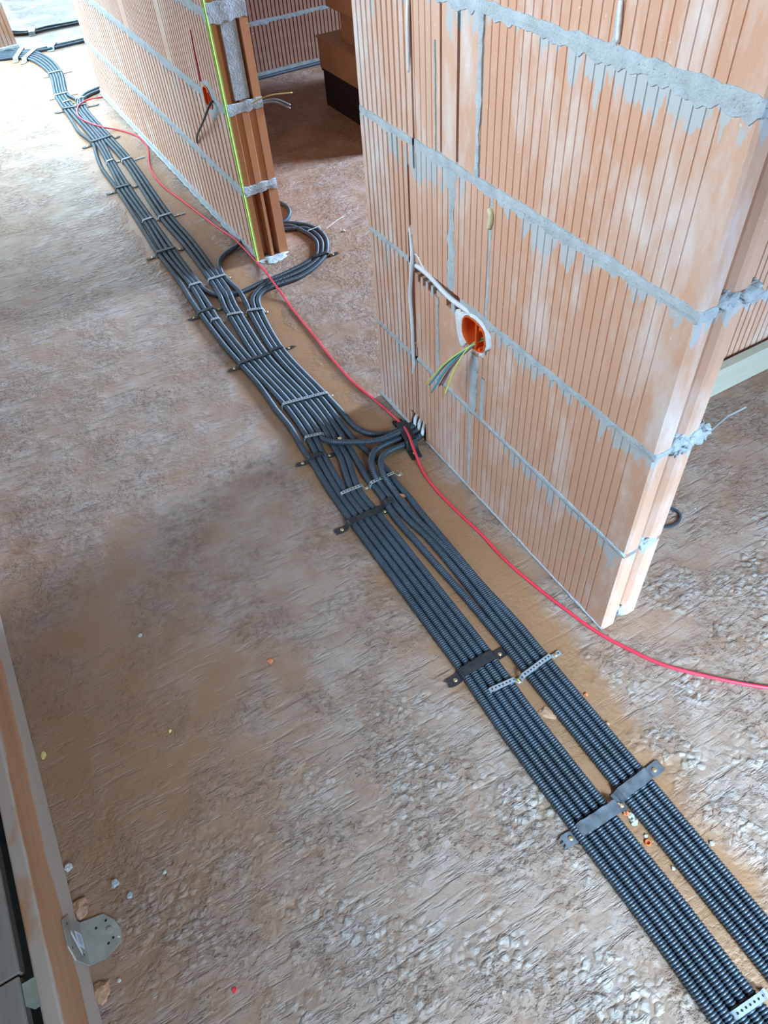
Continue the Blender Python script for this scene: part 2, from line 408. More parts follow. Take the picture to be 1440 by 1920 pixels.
# ------------------------------------------------------------------ room shell
m = MB()
m.box((-0.397, -2.6, -0.25), (4.3, 9.2, 0.0)); m.box((-1.9, 1.9, -0.25), (-0.397, 9.2, 0.0)); m.box((-1.9, -2.6, -0.25), (-1.2, 1.9, 0.0))
m.box((-1.2, -2.6, -0.25), (-0.397, -1.2, 0.0))
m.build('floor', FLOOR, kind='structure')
m = MB(); m.box((-1.9, -2.6, -2.9), (4.3, 9.2, -2.75)); m.build('floor_lower', CONC, kind='structure')
m = MB(); m.box((-1.9, -2.6, 2.7), (4.3, 3.9, 2.9)); m.box((-1.9, 7.8, 2.7), (4.3, 9.2, 2.9)); m.box((0.75, 3.9, 2.7), (4.3, 7.8, 2.9)); m.box((-1.9, 3.9, 2.7), (-1.45, 7.8, 2.9)); m.build('ceiling', CONC, kind='structure')  # gap left open for the added roof light
def wall_openings(name, axis, pos, th, s0, s1, holes):
    m = MB(); cuts = sorted(set([s0, s1] + [h[0] for h in holes] + [h[1] for h in holes]))
    def bx(a, b, z0, z1):
        if axis == 'x': m.box((pos, a, z0), (pos + th, b, z1))
        else: m.box((a, pos, z0), (b, pos + th, z1))
    for a, b in zip(cuts[:-1], cuts[1:]):
        h = [h for h in holes if h[0] <= a and h[1] >= b]
        if h: bx(a, b, -2.75, h[0][2]); bx(a, b, h[0][3], 2.7)
        else: bx(a, b, -2.75, 2.7)
    return m.build(name, PLAST_WALL, kind='structure')
wall_openings('wall_west', 'x', -1.9, 0.15, -2.6, 9.2, [(3.2, 6.6, 0.2, 2.3), (0.8, 2.4, 1.5, 2.5)])
wall_openings('wall_south', 'y', -2.6, 0.15, -1.9, 4.3, [(-0.35, 1.25, 0.8, 2.3), (1.32, 2.7, 0.7, 2.1)])
wall_openings('wall_east', 'x', 4.15, 0.15, -2.6, 9.2, [(1.55, 2.25, 0.7, 1.9)])
wall_openings('wall_north', 'y', 9.05, 0.15, -1.9, 4.3, [(0.1, 3.1, 0.6, 2.4)])  # hole made for the added north light

JZ = [0.246 + 0.2506 * k for k in range(10)]   # heights of the bed joints

def ribbed(s0, s1, pitch, gw, gd, skip=()):
    """profile of a combed brick face as (s, depth) pairs"""
    out = [(s0, 0.0)]; s = s0 + pitch * 0.5
    while s + gw < s1 - 0.004:
        mid = s + gw / 2
        if not any(a <= mid <= b for a, b in skip):
            out += [(s, 0.0), (s + gw * 0.25, gd), (s + gw * 0.8, gd), (s + gw, 0.0)]
        s += pitch
    out.append((s1, 0.0)); return out
def carve(prof, recs):
    """set recesses (a, b, depth) into a profile"""
    for a, b, d in recs:
        prof = [p for p in prof if p[0] < a - 1e-5 or p[0] > b + 1e-5]
        i = sum(1 for p in prof if p[0] < a)
        prof[i:i] = [(a, 0.0), (a + 0.0008, d), (b - 0.0008, d), (b, 0.0)]
    return prof
def mortar_band(m, path, z, h, out, seed, drip=0.012, mi=1):
    """irregular mortar bead along a plan path at bed joint height z"""
    P = [Vector((x, y, 0)) for x, y in path]
    pts = []; nrm = []
    for i in range(len(P) - 1):
        d = P[i+1] - P[i]; L = d.length; d.normalize(); n = Vector((d.y, -d.x, 0))
        k = max(1, int(L / 0.004))
        for q in range(k): pts.append(P[i] + d * (L * q / k)); nrm.append(n)
    pts.append(P[-1]); nrm.append(nrm[-1])
    vs = []; fs = []
    for i, (p, n) in enumerate(zip(pts, nrm)):
        a = noise.noise(Vector((p.x * 25 + seed, p.y * 25, z * 9)))
        b = noise.noise(Vector((p.x * 62 + seed, p.y * 62, z * 5 + 7))) * 0.8 + 0.12 * math.cos(p.y * 343)
        c = noise.noise(Vector((p.x * 9 + seed, p.y * 9, z * 5 + 3)))
        zt = z + h/2 + 0.003 * a + 0.003 * b
        zb = z - h/2 - max(0, drip * (0.35 + 1.3 * b + 0.7 * c)) + 0.002 * a
        o = out * (1 + 0.6 * a)
        for zz, oo in ((zt, -0.004), (zt - 0.0015, o), (z, o * 1.3), (zb + 0.003, o * 0.6), (zb, -0.004)):
            q = p + n * oo; vs.append((q.x, q.y, zz))
    for i in range(len(pts) - 1):
        for k in range(4):
            j = i * 5 + k; fs.append((j, j + 5, j + 6, j + 1))
    m.add(vs, fs, mi)

# ------------------------------------------------------------------ the big ribbed brick wall on the right
XF, XB = 0.718, 0.838
YN, YFR = 0.503, 1.418
m = MB()
RW_end = [(XB, YN + 0.030), (0.834, YN + 0.022), (0.806, YN + 0.002), (0.788, YN + 0.002), (0.780, YN + 0.005), (0.772, YN + 0.012), (0.766, YN + 0.021), (0.762, YN + 0.030), (0.754, YN + 0.032), (0.752, YN + 0.004),
          (0.748, YN), (XF + 0.006, YN), (XF + 0.001, YN + 0.003)]
def right_slice(z0, z1, recs, flat, jx):
    pr = ribbed(YN + 0.004, 1.212, 0.0183, 0.0036, 0.0016, skip=[(0, YN + 0.040)] + flat)[:-1] + ribbed(1.214, YFR - 0.004, 0.0190, 0.0062, 0.0040)[1:]
    pr = carve(pr, recs)
    front = [(XF + d + jx, s) for s, d in pr]
    back = [(XB - d, s) for s, d in ribbed(YN + 0.030, YFR, 0.0183, 0.005, 0.0025)][::-1]
    pts = front + [(XF + 0.006, YFR)] + [(XB - 0.005, YFR)] + back[1:] + [(x + 0, y) for x, y in RW_end[1:-1]]
    m.prism(pts[::-1], z0, z1, 0)
courses = [0.0] + JZ
JX = [0, 0.0012, -0.0008, 0.001, 0.0, 0.0015, 0, 0, 0, 0]
CH = (1.214, 1.236)            # the vertical cable chase
for k in range(10):
    z0 = courses[k] + (0.006 if k else 0.0); z1 = courses[k+1] - 0.006
    flat = []
    if k == 3: flat = [(1.0, 1.128)]
    if k == 1: flat = [(1.028, 1.122)]
    cuts = [z0, z1]
    def recs_at(z):
        r = []
        if z < 0.062: r.append((1.182, 1.258, 0.045))
        elif z < 0.70: r.append((1.218, 1.236, 0.030) if 0.28 < z < 0.56 else ((1.222, 1.230, 0.022) if z > 0.56 else (1.214, 1.219, 0.012)))
        elif z < 0.96 or z > 0.97: r.append((1.200, 1.207, 0.010))
        if 0.475 < z < 0.497: r.append((1.04, 1.2165, 0.028))
        if 0.458 < z < 0.475: r += [(y - wd/2, y + wd/2, 0.03) for y, wd in ((1.198, 0.011), (1.178, 0.012), (1.157, 0.012), (1.136, 0.013), (1.083, 0.018))] + [(1.0395, 1.062, 0.035)]
        if 0.418 < z < 0.492: r.append((0.947, 1.0385 if z > 0.43 else 1.02, 0.055))
        if k == 3 and 0.757 < z: r += [(1.0, 1.004, 0.006), (1.056, 1.064, 0.016), (1.107, 1.114, 0.008)]
        return sorted(r)
    allc = [c for c in (0.062, 0.28, 0.418, 0.43, 0.458, 0.475, 0.56, 0.70) if z0 < c < z1]
    cs = [z0] + allc + [z1]
    for a, b in zip(cs[:-1], cs[1:]): right_slice(a, b, recs_at((a + b) / 2), flat, JX[k])
    if k: m.box((XF + 0.008, YN + 0.026, courses[k] - 0.008), (XB - 0.005, 0.93, courses[k] + 0.008), 1); m.box((XF + 0.034, 0.93, courses[k] - 0.008), (XB - 0.005, YFR - 0.006, courses[k] + 0.008), 1)
for k in range(1, 10):
    z = courses[k]
    h = [0, 0.012, 0.015, 0.021, 0.022][min(k, 4)]
    dr = [0, 0.003, 0.009, 0.008, 0.009][min(k, 4)]
    e = 1.2 if k < 3 else 1.0
    if k == 2:
        mortar_band(m, [(XF, 1.04), (XF, YN), (0.752, YN)], z, h, 0.0012, 3 * k, dr)
        mortar_band(m, [(XF, YFR - 0.006), (XF, CH[1])], z, h, 0.001, 3 * k, 0.003)
    else:
        a0 = 1.23 if z < 0.7 else 1.207
        mortar_band(m, [(XF, YFR - 0.006), (XF, a0)], z, h * 0.9, 0.001, 3 * k, 0.004)
        mortar_band(m, [(XF, CH[0] if z < 0.7 else 1.2), (XF, YN)] + ([(0.752, YN)] if k > 1 else []), z, h, 0.0012, 3 * k, dr)
# foot of the wall
mortar_band(m, [(XF, YFR), (XF, 1.262)], 0.006, 0.012, 0.004, 50, 0.0)
mortar_band(m, [(XF, 1.182), (XF, YN)], 0.003, 0.008, 0.002, 51, 0.0)
# upright joints: (y, z0, z1, width)
def vjoint(m, y, z0, z1, wd, x=XF, mi=1, seed=0, out=0.0012):
    n = int((z1 - z0) / 0.004); vs = []; fs = []
    for i in range(n + 1):
        z = z0 + (z1 - z0) * i / n
        a = noise.noise(Vector((seed, z * 60, 1))); b = noise.noise(Vector((seed + 5, z * 60, 4))); c = noise.noise(Vector((seed, z * 14, 9)))
        l = y - wd/2 * (1 + 0.5 * a + 0.5 * c); r = y + wd/2 * (1 + 0.5 * b + 0.5 * c)
        vs += [(x + 0.004, l, z), (x - out, l + 0.001, z), (x - out * 1.5, (l + r)/2, z), (x - out, r - 0.001, z), (x + 0.004, r, z)]
    for i in range(n):
        for k in range(4):
            j = i * 5 + k; fs.append((j, j + 1, j + 6, j + 5))
    m.add(vs, fs, mi)
for i, (y, z0, z1, wd) in enumerate([(0.727, 1.005, 1.24, 0.008), (1.115, 1.0, 1.24, 0.02), (1.0, 0.755, 0.99, 0.012), (1.127, 0.752, 0.93, 0.004),
        (1.073, 0.505, 0.742, 0.022), (0.952, 0.505, 0.742, 0.008), (1.124, 0.25, 0.462, 0.010), (0.985, 0.252, 0.40, 0.024), (0.952, 0.25, 0.36, 0.010),
        (0.992, 0.01, 0.24, 0.010), (0.9925, 1.25, 1.49, 0.01), (0.74, 1.5, 1.74, 0.01), (1.1, 1.5, 1.74, 0.01)]):
    vjoint(m, y, z0, z1, wd, seed=i * 3.1)
# mortar lumps squeezed out at the end face
def lump(m, c, rx, ry, rz, seed, mi=2, st=14):
    vs = []; fs = []
    for i in range(st + 1):
        th = math.pi * i / st
        for j in range(st * 2):
            ph = math.pi * j / st
            d = Vector((math.sin(th) * math.cos(ph), math.sin(th) * math.sin(ph), math.cos(th)))
            k = 1 + 0.55 * noise.noise(d * 2.3 + Vector((seed, 0, 0))) + 0.25 * noise.noise(d * 6 + Vector((seed, 3, 0)))
            vs.append((c[0] + d.x * rx * k, c[1] + d.y * ry * k, c[2] + d.z * rz * k))
    w2 = st * 2
    for i in range(st):
        for j in range(w2):
            fs.append((i*w2+j, (i+1)*w2+j, (i+1)*w2+(j+1) % w2, i*w2+(j+1) % w2))
    m.add(vs, fs, mi)
for c, rx, ry, rz, s in [((0.772, 0.512, 0.752), 0.022, 0.016, 0.012, 1), ((0.803, 0.508, 0.752), 0.026, 0.016, 0.012, 2), ((0.826, 0.516, 0.748), 0.014, 0.012, 0.010, 3),
        ((0.768, 0.512, 0.500), 0.022, 0.014, 0.012, 4), ((0.800, 0.507, 0.496), 0.028, 0.013, 0.013, 5), ((0.828, 0.512, 0.493), 0.013, 0.012, 0.014, 6), ((0.785, 0.508, 0.482), 0.02, 0.008, 0.014, 9),
        ((0.776, 0.512, 0.246), 0.020, 0.012, 0.010, 7), ((0.790, 0.510, 0.240), 0.012, 0.008, 0.008, 8), ((0.775, 0.516, 0.020), 0.018, 0.012, 0.016, 10),
        ((0.76, 0.512, 1.003), 0.03, 0.013, 0.010, 11), ((0.81, 0.512, 1.003), 0.03, 0.013, 0.010, 12)]:
    lump(m, c, rx, ry, rz, s)
rw = m.build('wall_right', [BRICK, MORTAR, MORTAR], kind='structure', smooth1=True)

# ------------------------------------------------------------------ the partition on the left with its end towards us
YL0, YL1 = 2.310, 4.42
m = MB()
for k in range(10):
    z0 = courses[k] + (0.006 if k else 0.0); z1 = courses[k+1] - 0.006
    p, gw, gd = ((0.043, 0.013, 0.007) if k < 2 else (0.0245, 0.008, 0.005))
    cs = [z0, z1]
    def lrecs(z): return [(2.425, 2.497, 0.05)] if 0.462 < z < 0.530 else []
    allc = [c for c in (0.462, 0.530) if z0 < c < z1]; cs = [z0] + allc + [z1]
    if k % 2 == 0:      # hollow block end: two deep grooves between three fins
        d = 0.045
        end = [(XB, YL0), (0.806, YL0), (0.800, YL0 + d), (0.788, YL0 + d), (0.784, YL0), (0.774, YL0), (0.768, YL0 + d), (0.748, YL0 + d), (0.745, YL0)] if k == 0 else \
              [(XB, YL0), (0.812, YL0), (0.808, YL0 + 0.02), (0.792, YL0 + 0.02), (0.790, YL0 + 0.006), (0.768, YL0 + 0.006), (0.765, YL0 + 0.02), (0.742, YL0 + 0.02), (0.740, YL0)]
    else:
        end = [(XB, YL0), (0.812, YL0), (0.810, YL0 + 0.004), (0.789, YL0 + 0.004), (0.787, YL0), (0.766, YL0), (0.764, YL0 + 0.004), (0.746, YL0 + 0.004), (0.744, YL0)]
    for a, b in zip(cs[:-1], cs[1:]):
        sk = [(2.80, 2.86), (3.32, 3.39)] if k == 2 else []
        pr = carve(ribbed(YL0 + 0.003, YL1 - 0.003, p, gw, gd, skip=sk), lrecs((a + b) / 2))
        front = [(XF + dd, s) for s, dd in pr]
        back = [(XB - dd, s) for s, dd in ribbed(YL0, YL1, 0.0245, 0.006, 0.004)][::-1]
        m.prism((front + [(XF + 0.004, YL1), (XB, YL1)] + back[1:] + end[1:])[::-1], a, b, 0)
    if k: m.box((XF + 0.003, YL0 + 0.004, courses[k] - 0.008), (XB - 0.003, 2.424, courses[k] + 0.008), 1); m.box((XF + 0.003, 2.498, courses[k] - 0.008), (XB - 0.003, YL1 - 0.003, courses[k] + 0.008), 1)
for k in range(1, 10):
    if k == 2:
        mortar_band(m, [(XF, YL1), (XF, 2.497)], courses[k], 0.030, 0.0015, 77 + k, 0.012)
        mortar_band(m, [(XF, 2.425), (XF, YL0)], courses[k], 0.026, 0.0015, 78 + k, 0.012)
    else: mortar_band(m, [(XF, YL1), (XF, YL0)], courses[k], 0.026, 0.0015, 77 + k, 0.014)
    mortar_band(m, [(XF, YL0), (XB, YL0)], courses[k], 0.030 if k != 3 else 0.05, 0.003, 97 + k, 0.006)
mortar_band(m, [(XF, YL1), (XF, YL0)], 0.014, 0.030, 0.004, 99, 0.0)
mortar_band(m, [(XF - 0.002, YL1), (XF - 0.002, YL0)], 0.004, 0.010, 0.006, 98, 0.0)
for c, rx, ry, rz, s in [((0.77, 2.295, -0.002), 0.055, 0.035, 0.005, 21)]:
    lump(m, c, rx, ry, rz, s)
m.box((0.754, YL0 + 0.004, 0.515), (0.802, YL0 + 0.02, 0.735), 1)
m.build('wall_left', [BRICK_L, MORTAR, MORTAR], kind='structure', smooth1=True)

# ------------------------------------------------------------------ other walls of the shell
def cross_wall(name, x0, x1, yf, th, mat, mort, pitch=0.022):
    m = MB()
    for k in range(10):
        z0 = courses[k] + (0.006 if k else 0.0); z1 = courses[k+1] - 0.006
        pr = ribbed(x0, x1, pitch, 0.006, 0.005)
        pts = [(s, yf + d) for s, d in pr] + [(x1, yf + th), (x0, yf + th)]
        m.prism(pts, z0, z1, 0)
        if k:
            m.box((x0 + .003, yf + 0.003, courses[k] - 0.008), (x1, yf + th - 0.003, courses[k] + 0.008), 1)
            mortar_band(m, [(x0, yf), (x1, yf)], courses[k], 0.02, 0.002, 30 + k, 0.01)
    mortar_band(m, [(x0, yf), (x1, yf)], 0.012, 0.03, 0.006, 44, 0.0)
    return m.build(name, [mat, mort], kind='structure')
cross_wall('wall_back', 0.845, 4.15, 4.06, 0.12, BRICK_SHADED, MORTAR_SHADED)
cross_wall('wall_cross', 0.842, 4.15, 0.945, 0.12, BRICK, MORTAR)
m = MB()
for k in range(10):
    z0 = courses[k] + (0.006 if k else 0.0); z1 = courses[k+1] - 0.006
    pr = ribbed(0.395, 0.507, 0.024, 0.007, 0.006)
    m.prism([(s, 5.58 + d) for s, d in pr] + [(0.507, 9.05), (0.395, 9.05)], z0, z1, 0)
    if k: m.box((0.398, 5.583, courses[k] - 0.008), (0.504, 9.05, courses[k] + 0.008), 1)
mortar_band(m, [(0.390, 5.575), (0.512, 5.575)], 0.012, 0.03, 0.012, 45, 0.0)
m.build('wall_far', [BRICK, MORTAR], kind='structure')

# ------------------------------------------------------------------ conduits
LX = [(-0.55, 0.4115), (-0.09, 0.4135), (0.07, 0.4155), (0.22, 0.4135), (0.43, 0.4135), (0.566, 0.4185), (0.70, 0.4190)]
def nearL(i): return [(x + 0.0170 * i, y, R0) for y, x in LX]
RX = [(-0.55, 0.5225), (0.0, 0.5235), (0.2, 0.5245), (0.51, 0.5255), (0.60, 0.5265)]
def nearR(i): return [(x + 0.0172 * i, y, R0) for y, x in RX]
ST5a = [(0.4183,1.033,0.0083), (0.4349,1.031,0.0083), (0.4515,1.029,0.0083), (0.4681,1.027,0.0083), (0.4847,1.025,0.0083)]
ST5b = [(0.4198,1.1412,0.0083), (0.4354,1.1356,0.0083), (0.451,1.13,0.0083), (0.4666,1.1244,0.0083), (0.4822,1.1188,0.0083)]
T6 = [(0.4314,1.7625,0.0083), (0.4482,1.7615,0.0083), (0.4651,1.7605,0.0083), (0.4819,1.7595,0.0083), (0.4988,1.7585,0.0083), (0.5156,1.7575,0.0083)]
S7 = [(0.4633,1.5175,0.0083), (0.4799,1.5145,0.0083), (0.4966,1.5115,0.0083), (0.5132,1.5085,0.0083), (0.5298,1.5055,0.0083), (0.5464,1.5025,0.0083), (0.5631,1.4995,0.0083), (0.5797,1.4965,0.0083)]
T8 = [(0.424,2.0943,0.0083), (0.444,2.095,0.0083), (0.464,2.0957,0.0083)]
T9 = [(0.4324,2.5606,0.0083), (0.4511,2.5599,0.0083), (0.4699,2.5591,0.0083), (0.4886,2.5584,0.0083)]
T10 = [(0.4572,3.1888,0.0083), (0.4738,3.1883,0.0083), (0.4903,3.1877,0.0083), (0.5068,3.1872,0.0083)]
T11 = [(0.4986,3.7531,0.0083), (0.5137,3.7552,0.0083), (0.5289,3.7574,0.0083), (0.544,3.7595,0.0083), (0.5591,3.7616,0.0083), (0.5743,3.7638,0.0083), (0.5894,3.7659,0.0083)]
T12 = [(0.4914,4.2836,0.0083), (0.5081,4.2789,0.0083), (0.5249,4.2741,0.0083), (0.5416,4.2694,0.0083)]
S11 = [(0.4563,2.2738,0.0083), (0.471,2.2715,0.0083), (0.4857,2.2692,0.0083)]
S14 = [(0.4665,2.8387,0.0083), (0.4815,2.838,0.0083), (0.4965,2.8373,0.0083)]
S16 = [(0.4982,3.4878,0.0083), (0.5105,3.4875,0.0083), (0.5228,3.4872,0.0083)]
S18 = [(0.5004,4.5147,0.0083), (0.5152,4.5141,0.0083), (0.53,4.5135,0.0083), (0.5448,4.5129,0.0083), (0.5596,4.5123,0.0083)]
S17 = [(0.5546,4.911,0.0083), (0.5698,4.909,0.0083), (0.585,4.907,0.0083), (0.6002,4.905,0.0083), (0.6154,4.903,0.0083)]
FAR = [[(0.5386,5.1771,0.0083), (0.5071,5.2968,0.0083), (0.4486,5.3729,0.0083), (0.3659,5.4106,0.0083), (0.1955,5.5128,0.0083)],
       [(0.5578,5.1873,0.0083), (0.5233,5.3204,0.0083), (0.4578,5.4007,0.0083), (0.3717,5.4438,0.0083), (0.2005,5.5464,0.0083)],
       [(0.577,5.1975,0.0083), (0.5395,5.344,0.0083), (0.467,5.4285,0.0083), (0.3775,5.477,0.0083), (0.2055,5.58,0.0083)],
       [(0.5962,5.2077,0.0083), (0.5557,5.3676,0.0083), (0.4762,5.4563,0.0083), (0.3833,5.5102,0.0083), (0.2105,5.6136,0.0083)],
       [(0.6154,5.2179,0.0083), (0.5719,5.3912,0.0083), (0.4854,5.4841,0.0083), (0.3891,5.5434,0.0083), (0.2155,5.6472,0.0083)]]
corrugated('corrugated_conduit', nearL(0) + [ST5a[0], ST5b[0], (0.428,1.264,0.0083), (0.429,1.328,0.0083), (0.437,1.422,0.0083), (0.435,1.521,0.0083), (0.438,1.641,0.0083), T6[0], (0.425,1.881,0.0083), (0.424,1.985,0.0083), T8[0], (0.426,2.2,0.0083), (0.431,2.284,0.0083), (0.434,2.431,0.0083), T9[0], (0.444,2.834,0.0083), T10[0], (0.458,3.32,0.0083), (0.461,3.464,0.0083), (0.478,3.606,0.0083), T11[0], (0.48,3.942,0.0083), (0.486,4.096,0.0083), T12[0], S18[0], S17[0]] + FAR[0],
    'outermost left black conduit, running outside the grey bands along the whole floor run')
corrugated('corrugated_conduit', nearL(1) + [ST5a[1], ST5b[1], (0.4475,1.2705,0.0083), (0.4583,1.3603,0.0083), S7[0], T6[1], (0.4445,2.0312,0.0083), T8[1], S11[0], T9[1], S14[0], T10[1], S16[0], T11[1], T12[1], S18[1], S17[1]] + FAR[1],
    'black conduit second from the left along the whole left bundle')
corrugated('corrugated_conduit', nearL(2) + [ST5a[2], ST5b[2], (0.4632,1.2648,0.0083), (0.475,1.355,0.0083), S7[1], T6[2], (0.4595,2.0277,0.0083), T8[2], S11[1], T9[2], S14[1], T10[2], S16[1], T11[2], T12[2], S18[2], S17[2]] + FAR[2],
    'middle black conduit of the left bundle at the bottom edge of the photo')
corrugated('corrugated_conduit', nearL(3) + [ST5a[3], ST5b[3], (0.4982,1.2548,0.0083), (0.503,1.312,0.0083), (0.513,1.374,0.0083), S7[3], T6[4], (0.5165,2.0225,0.0083), (0.524,2.094,0.0083), (0.532,2.136,0.016), (0.538,2.203,0.0083), (0.542,2.268,0.0083), (0.5515,2.5615,0.0083), (0.5485,2.827,0.0083), (0.578,3.4585,0.0083), T11[5], (0.574,4.265,0.0083), (0.599,4.381,0.0083), (0.64,4.449,0.0083), (0.698,4.481,0.0083), (0.761,4.499,0.0083), (0.842,4.492,0.0083)],
    'fourth black conduit of the left bundle, from behind the left brick wall')
corrugated('corrugated_conduit', nearL(4) + [ST5a[4], ST5b[4], (0.5148,1.2522,0.0083), (0.517,1.3,0.0083), (0.526,1.365,0.0083), S7[4], T6[5], (0.5328,2.0168,0.0083), (0.539,2.084,0.0083), (0.545,2.127,0.016), (0.555,2.195,0.0083), (0.558,2.266,0.0083), (0.5692,2.5645,0.0083), (0.5668,2.8257,0.0083), (0.5933,3.4582,0.0083), T11[6], (0.59,4.2637,0.0083), (0.6143,4.3777,0.0083), (0.646,4.415,0.0083), (0.698,4.44,0.0083), (0.756,4.461,0.0083), (0.837,4.454,0.0083)],
    'rightmost black conduit of the left bundle beside the dusty gap')
corrugated('corrugated_conduit', [(0.715,1.241,0.012), (0.69,1.237,0.018), (0.652,1.232,0.024), (0.611,1.232,0.026), (0.578,1.243,0.027), (0.542,1.265,0.027), (0.511,1.287,0.026), (0.492,1.31,0.022), (0.49,1.344,0.01), (0.4917,1.3497,0.0083), S7[2], T6[3], (0.5002,2.0282,0.0083), (0.505,2.089,0.0083), (0.511,2.127,0.018), (0.521,2.203,0.0083), (0.526,2.27,0.0083), (0.5338,2.5585,0.0083), (0.5302,2.8283,0.0083), (0.5627,3.4588,0.0083), T11[4], (0.558,4.2663,0.0083), (0.582,4.3777,0.0083), (0.572,4.428,0.0083), S18[4], S17[4]] + FAR[4],
    'black conduit crossing over the others to reach the foot of the right brick wall')
corrugated('corrugated_conduit', [(0.856,2.54,0.0083), (0.879,2.492,0.0083), (0.9215,2.455,0.0083), (0.9402,2.3907,0.0083), (0.9472,2.3537,0.0083), (0.9448,2.2927,0.0083), (0.9245,2.2425,0.0083), (0.8982,2.2037,0.0083), (0.8597,2.183,0.0083), (0.8015,2.1685,0.0083), (0.7163,2.1558,0.0083), (0.671,2.157,0.0083), (0.623,2.146,0.0083), (0.581,2.14,0.0083), (0.537,2.151,0.0083), (0.507,2.177,0.0083), (0.491,2.216,0.0083), S11[2], T9[3], S14[2], T10[3], S16[2], T11[3], T12[3], S18[3], S17[3]] + FAR[3],
    'black conduit leaving the left group and slipping under the others towards the coil')
corrugated('corrugated_conduit', nearR(0) + [(0.524,0.722,0.0083), (0.519,0.82,0.0083), (0.516,0.895,0.0083), (0.512,0.98,0.0083), (0.514,1.021,0.0083), (0.519,1.065,0.0083), (0.521,1.1,0.0083), (0.518,1.133,0.0083), (0.523,1.176,0.0083), (0.529,1.221,0.0083), (0.534,1.263,0.0083), (0.537,1.302,0.0083), (0.542,1.357,0.0083), S7[5], (0.5383,1.7687,0.0083), (0.5633,2.012,0.0083), (0.573,2.064,0.0083), (0.578,2.115,0.014), (0.581,2.172,0.0083), (0.574,2.264,0.0083), (0.58,2.316,0.0083), (0.589,2.353,0.0083), (0.607,2.389,0.0083), (0.643,2.418,0.0083), (0.682,2.436,0.0083), (0.709,2.442,0.014), (0.729,2.451,0.022)],
    "black conduit from the left wall's foot, leftmost in the right bundle")
corrugated('corrugated_conduit', nearR(3) + [(0.572,0.726,0.0083), (0.572,0.831,0.0083), (0.572,0.953,0.0083), (0.572,0.987,0.0083), (0.574,1.029,0.0083), (0.573,1.064,0.0083), (0.572,1.097,0.0083), (0.575,1.135,0.0083), (0.573,1.173,0.0083), (0.569,1.211,0.0083), (0.565,1.249,0.0083), (0.559,1.295,0.0083), (0.56,1.345,0.0083), S7[6], (0.553,1.768,0.0083), (0.58,2.004,0.0083), (0.603,2.081,0.0083), (0.629,2.11,0.0083), (0.667,2.135,0.0083), (0.709,2.1335,0.0083), (0.7945,2.1395,0.0083), (0.865,2.163,0.0083), (0.9165,2.199,0.0083), (0.9415,2.2375,0.0083), (0.9645,2.294,0.0083), (0.9675,2.365,0.0083), (0.9545,2.41,0.0083), (0.9112,2.4357,0.0083), (0.868,2.469,0.0083), (0.845,2.517,0.0083)],
    'black conduit on the outer right edge of the right bundle, nearest the big brick wall')
corrugated('corrugated_conduit', [(0.726,1.241,0.012), (0.698,1.244,0.016), (0.668,1.25,0.014), (0.644,1.26,0.0083), (0.612,1.279,0.0083), (0.591,1.308,0.0083), (0.584,1.347,0.0083), (0.584,1.394,0.0083), S7[7], (0.5677,1.7673,0.0083), (0.5967,1.996,0.0083), (0.618,2.07,0.0083), (0.643,2.096,0.0083), (0.671,2.107,0.0083), (0.7017,2.1112,0.0083), (0.7875,2.1105,0.0083), (0.8703,2.143,0.0083), (0.9348,2.1943,0.0083), (0.9585,2.2325,0.0083), (0.9842,2.2953,0.0083), (0.9878,2.3763,0.0083), (0.9688,2.4293,0.0083), (0.9318,2.4743,0.0083), (0.891,2.519,0.0083), (0.868,2.568,0.0083)],
    'black conduit sweeping from the coil to the rearmost entry at the right wall')
corrugated('corrugated_conduit', nearR(1) + [(0.546,0.815,0.0083), (0.544,0.897,0.0083), (0.534,0.974,0.0083), (0.533,1.017,0.0083), (0.535,1.067,0.0083), (0.537,1.105,0.0083), (0.535,1.132,0.018), (0.542,1.159,0.026), (0.554,1.185,0.026), (0.57,1.202,0.024), (0.596,1.217,0.018), (0.625,1.224,0.012), (0.661,1.227,0.0083), (0.694,1.227,0.0083), (0.718,1.223,0.012)],
    'black conduit with the wider bend at the wall, second in the right bundle')
corrugated('corrugated_conduit', nearR(2) + [(0.564,0.798,0.0083), (0.559,0.889,0.0083), (0.552,0.962,0.0083), (0.551,1.005,0.0083), (0.552,1.044,0.0083), (0.554,1.083,0.012), (0.552,1.116,0.022), (0.56,1.145,0.027), (0.572,1.166,0.026), (0.595,1.186,0.02), (0.625,1.197,0.012), (0.659,1.199,0.0083), (0.69,1.2,0.0083), (0.714,1.201,0.012)],
    'black conduit with the tighter inner bend at the wall, third in the right bundle')
corrugated('corrugated_conduit', [(0.226,5.722,0.0083), (0.408,5.652,0.0083), (0.478,5.588,0.0083), (0.522,5.482,0.0083), (0.595,5.442,0.0083), (0.694,5.446,0.0083), (0.843,5.446,0.0083), (0.998,5.457,0.0083), (1.247,5.474,0.0083)],
    'farther of two black conduits lying together behind the far bend')
corrugated('corrugated_conduit', [(0.214,5.641,0.0083), (0.396,5.582,0.0083), (0.469,5.543,0.0083), (0.513,5.437,0.0083), (0.588,5.409,0.0083), (0.684,5.401,0.0083), (0.832,5.401,0.0083), (0.986,5.411,0.0083), (1.233,5.427,0.0083)],
    'nearer of two black conduits lying together behind the far bend')
corrugated('corrugated_conduit', [(0.481,5.967,0.0083), (0.536,5.9,0.0083), (0.611,5.846,0.0083), (0.656,5.833,0.0083), (0.747,5.838,0.0083), (0.885,5.831,0.0083), (1.096,5.819,0.0083), (1.348,5.805,0.0083)],
    'nearer of the two farthest black conduits, ending at the pale column')
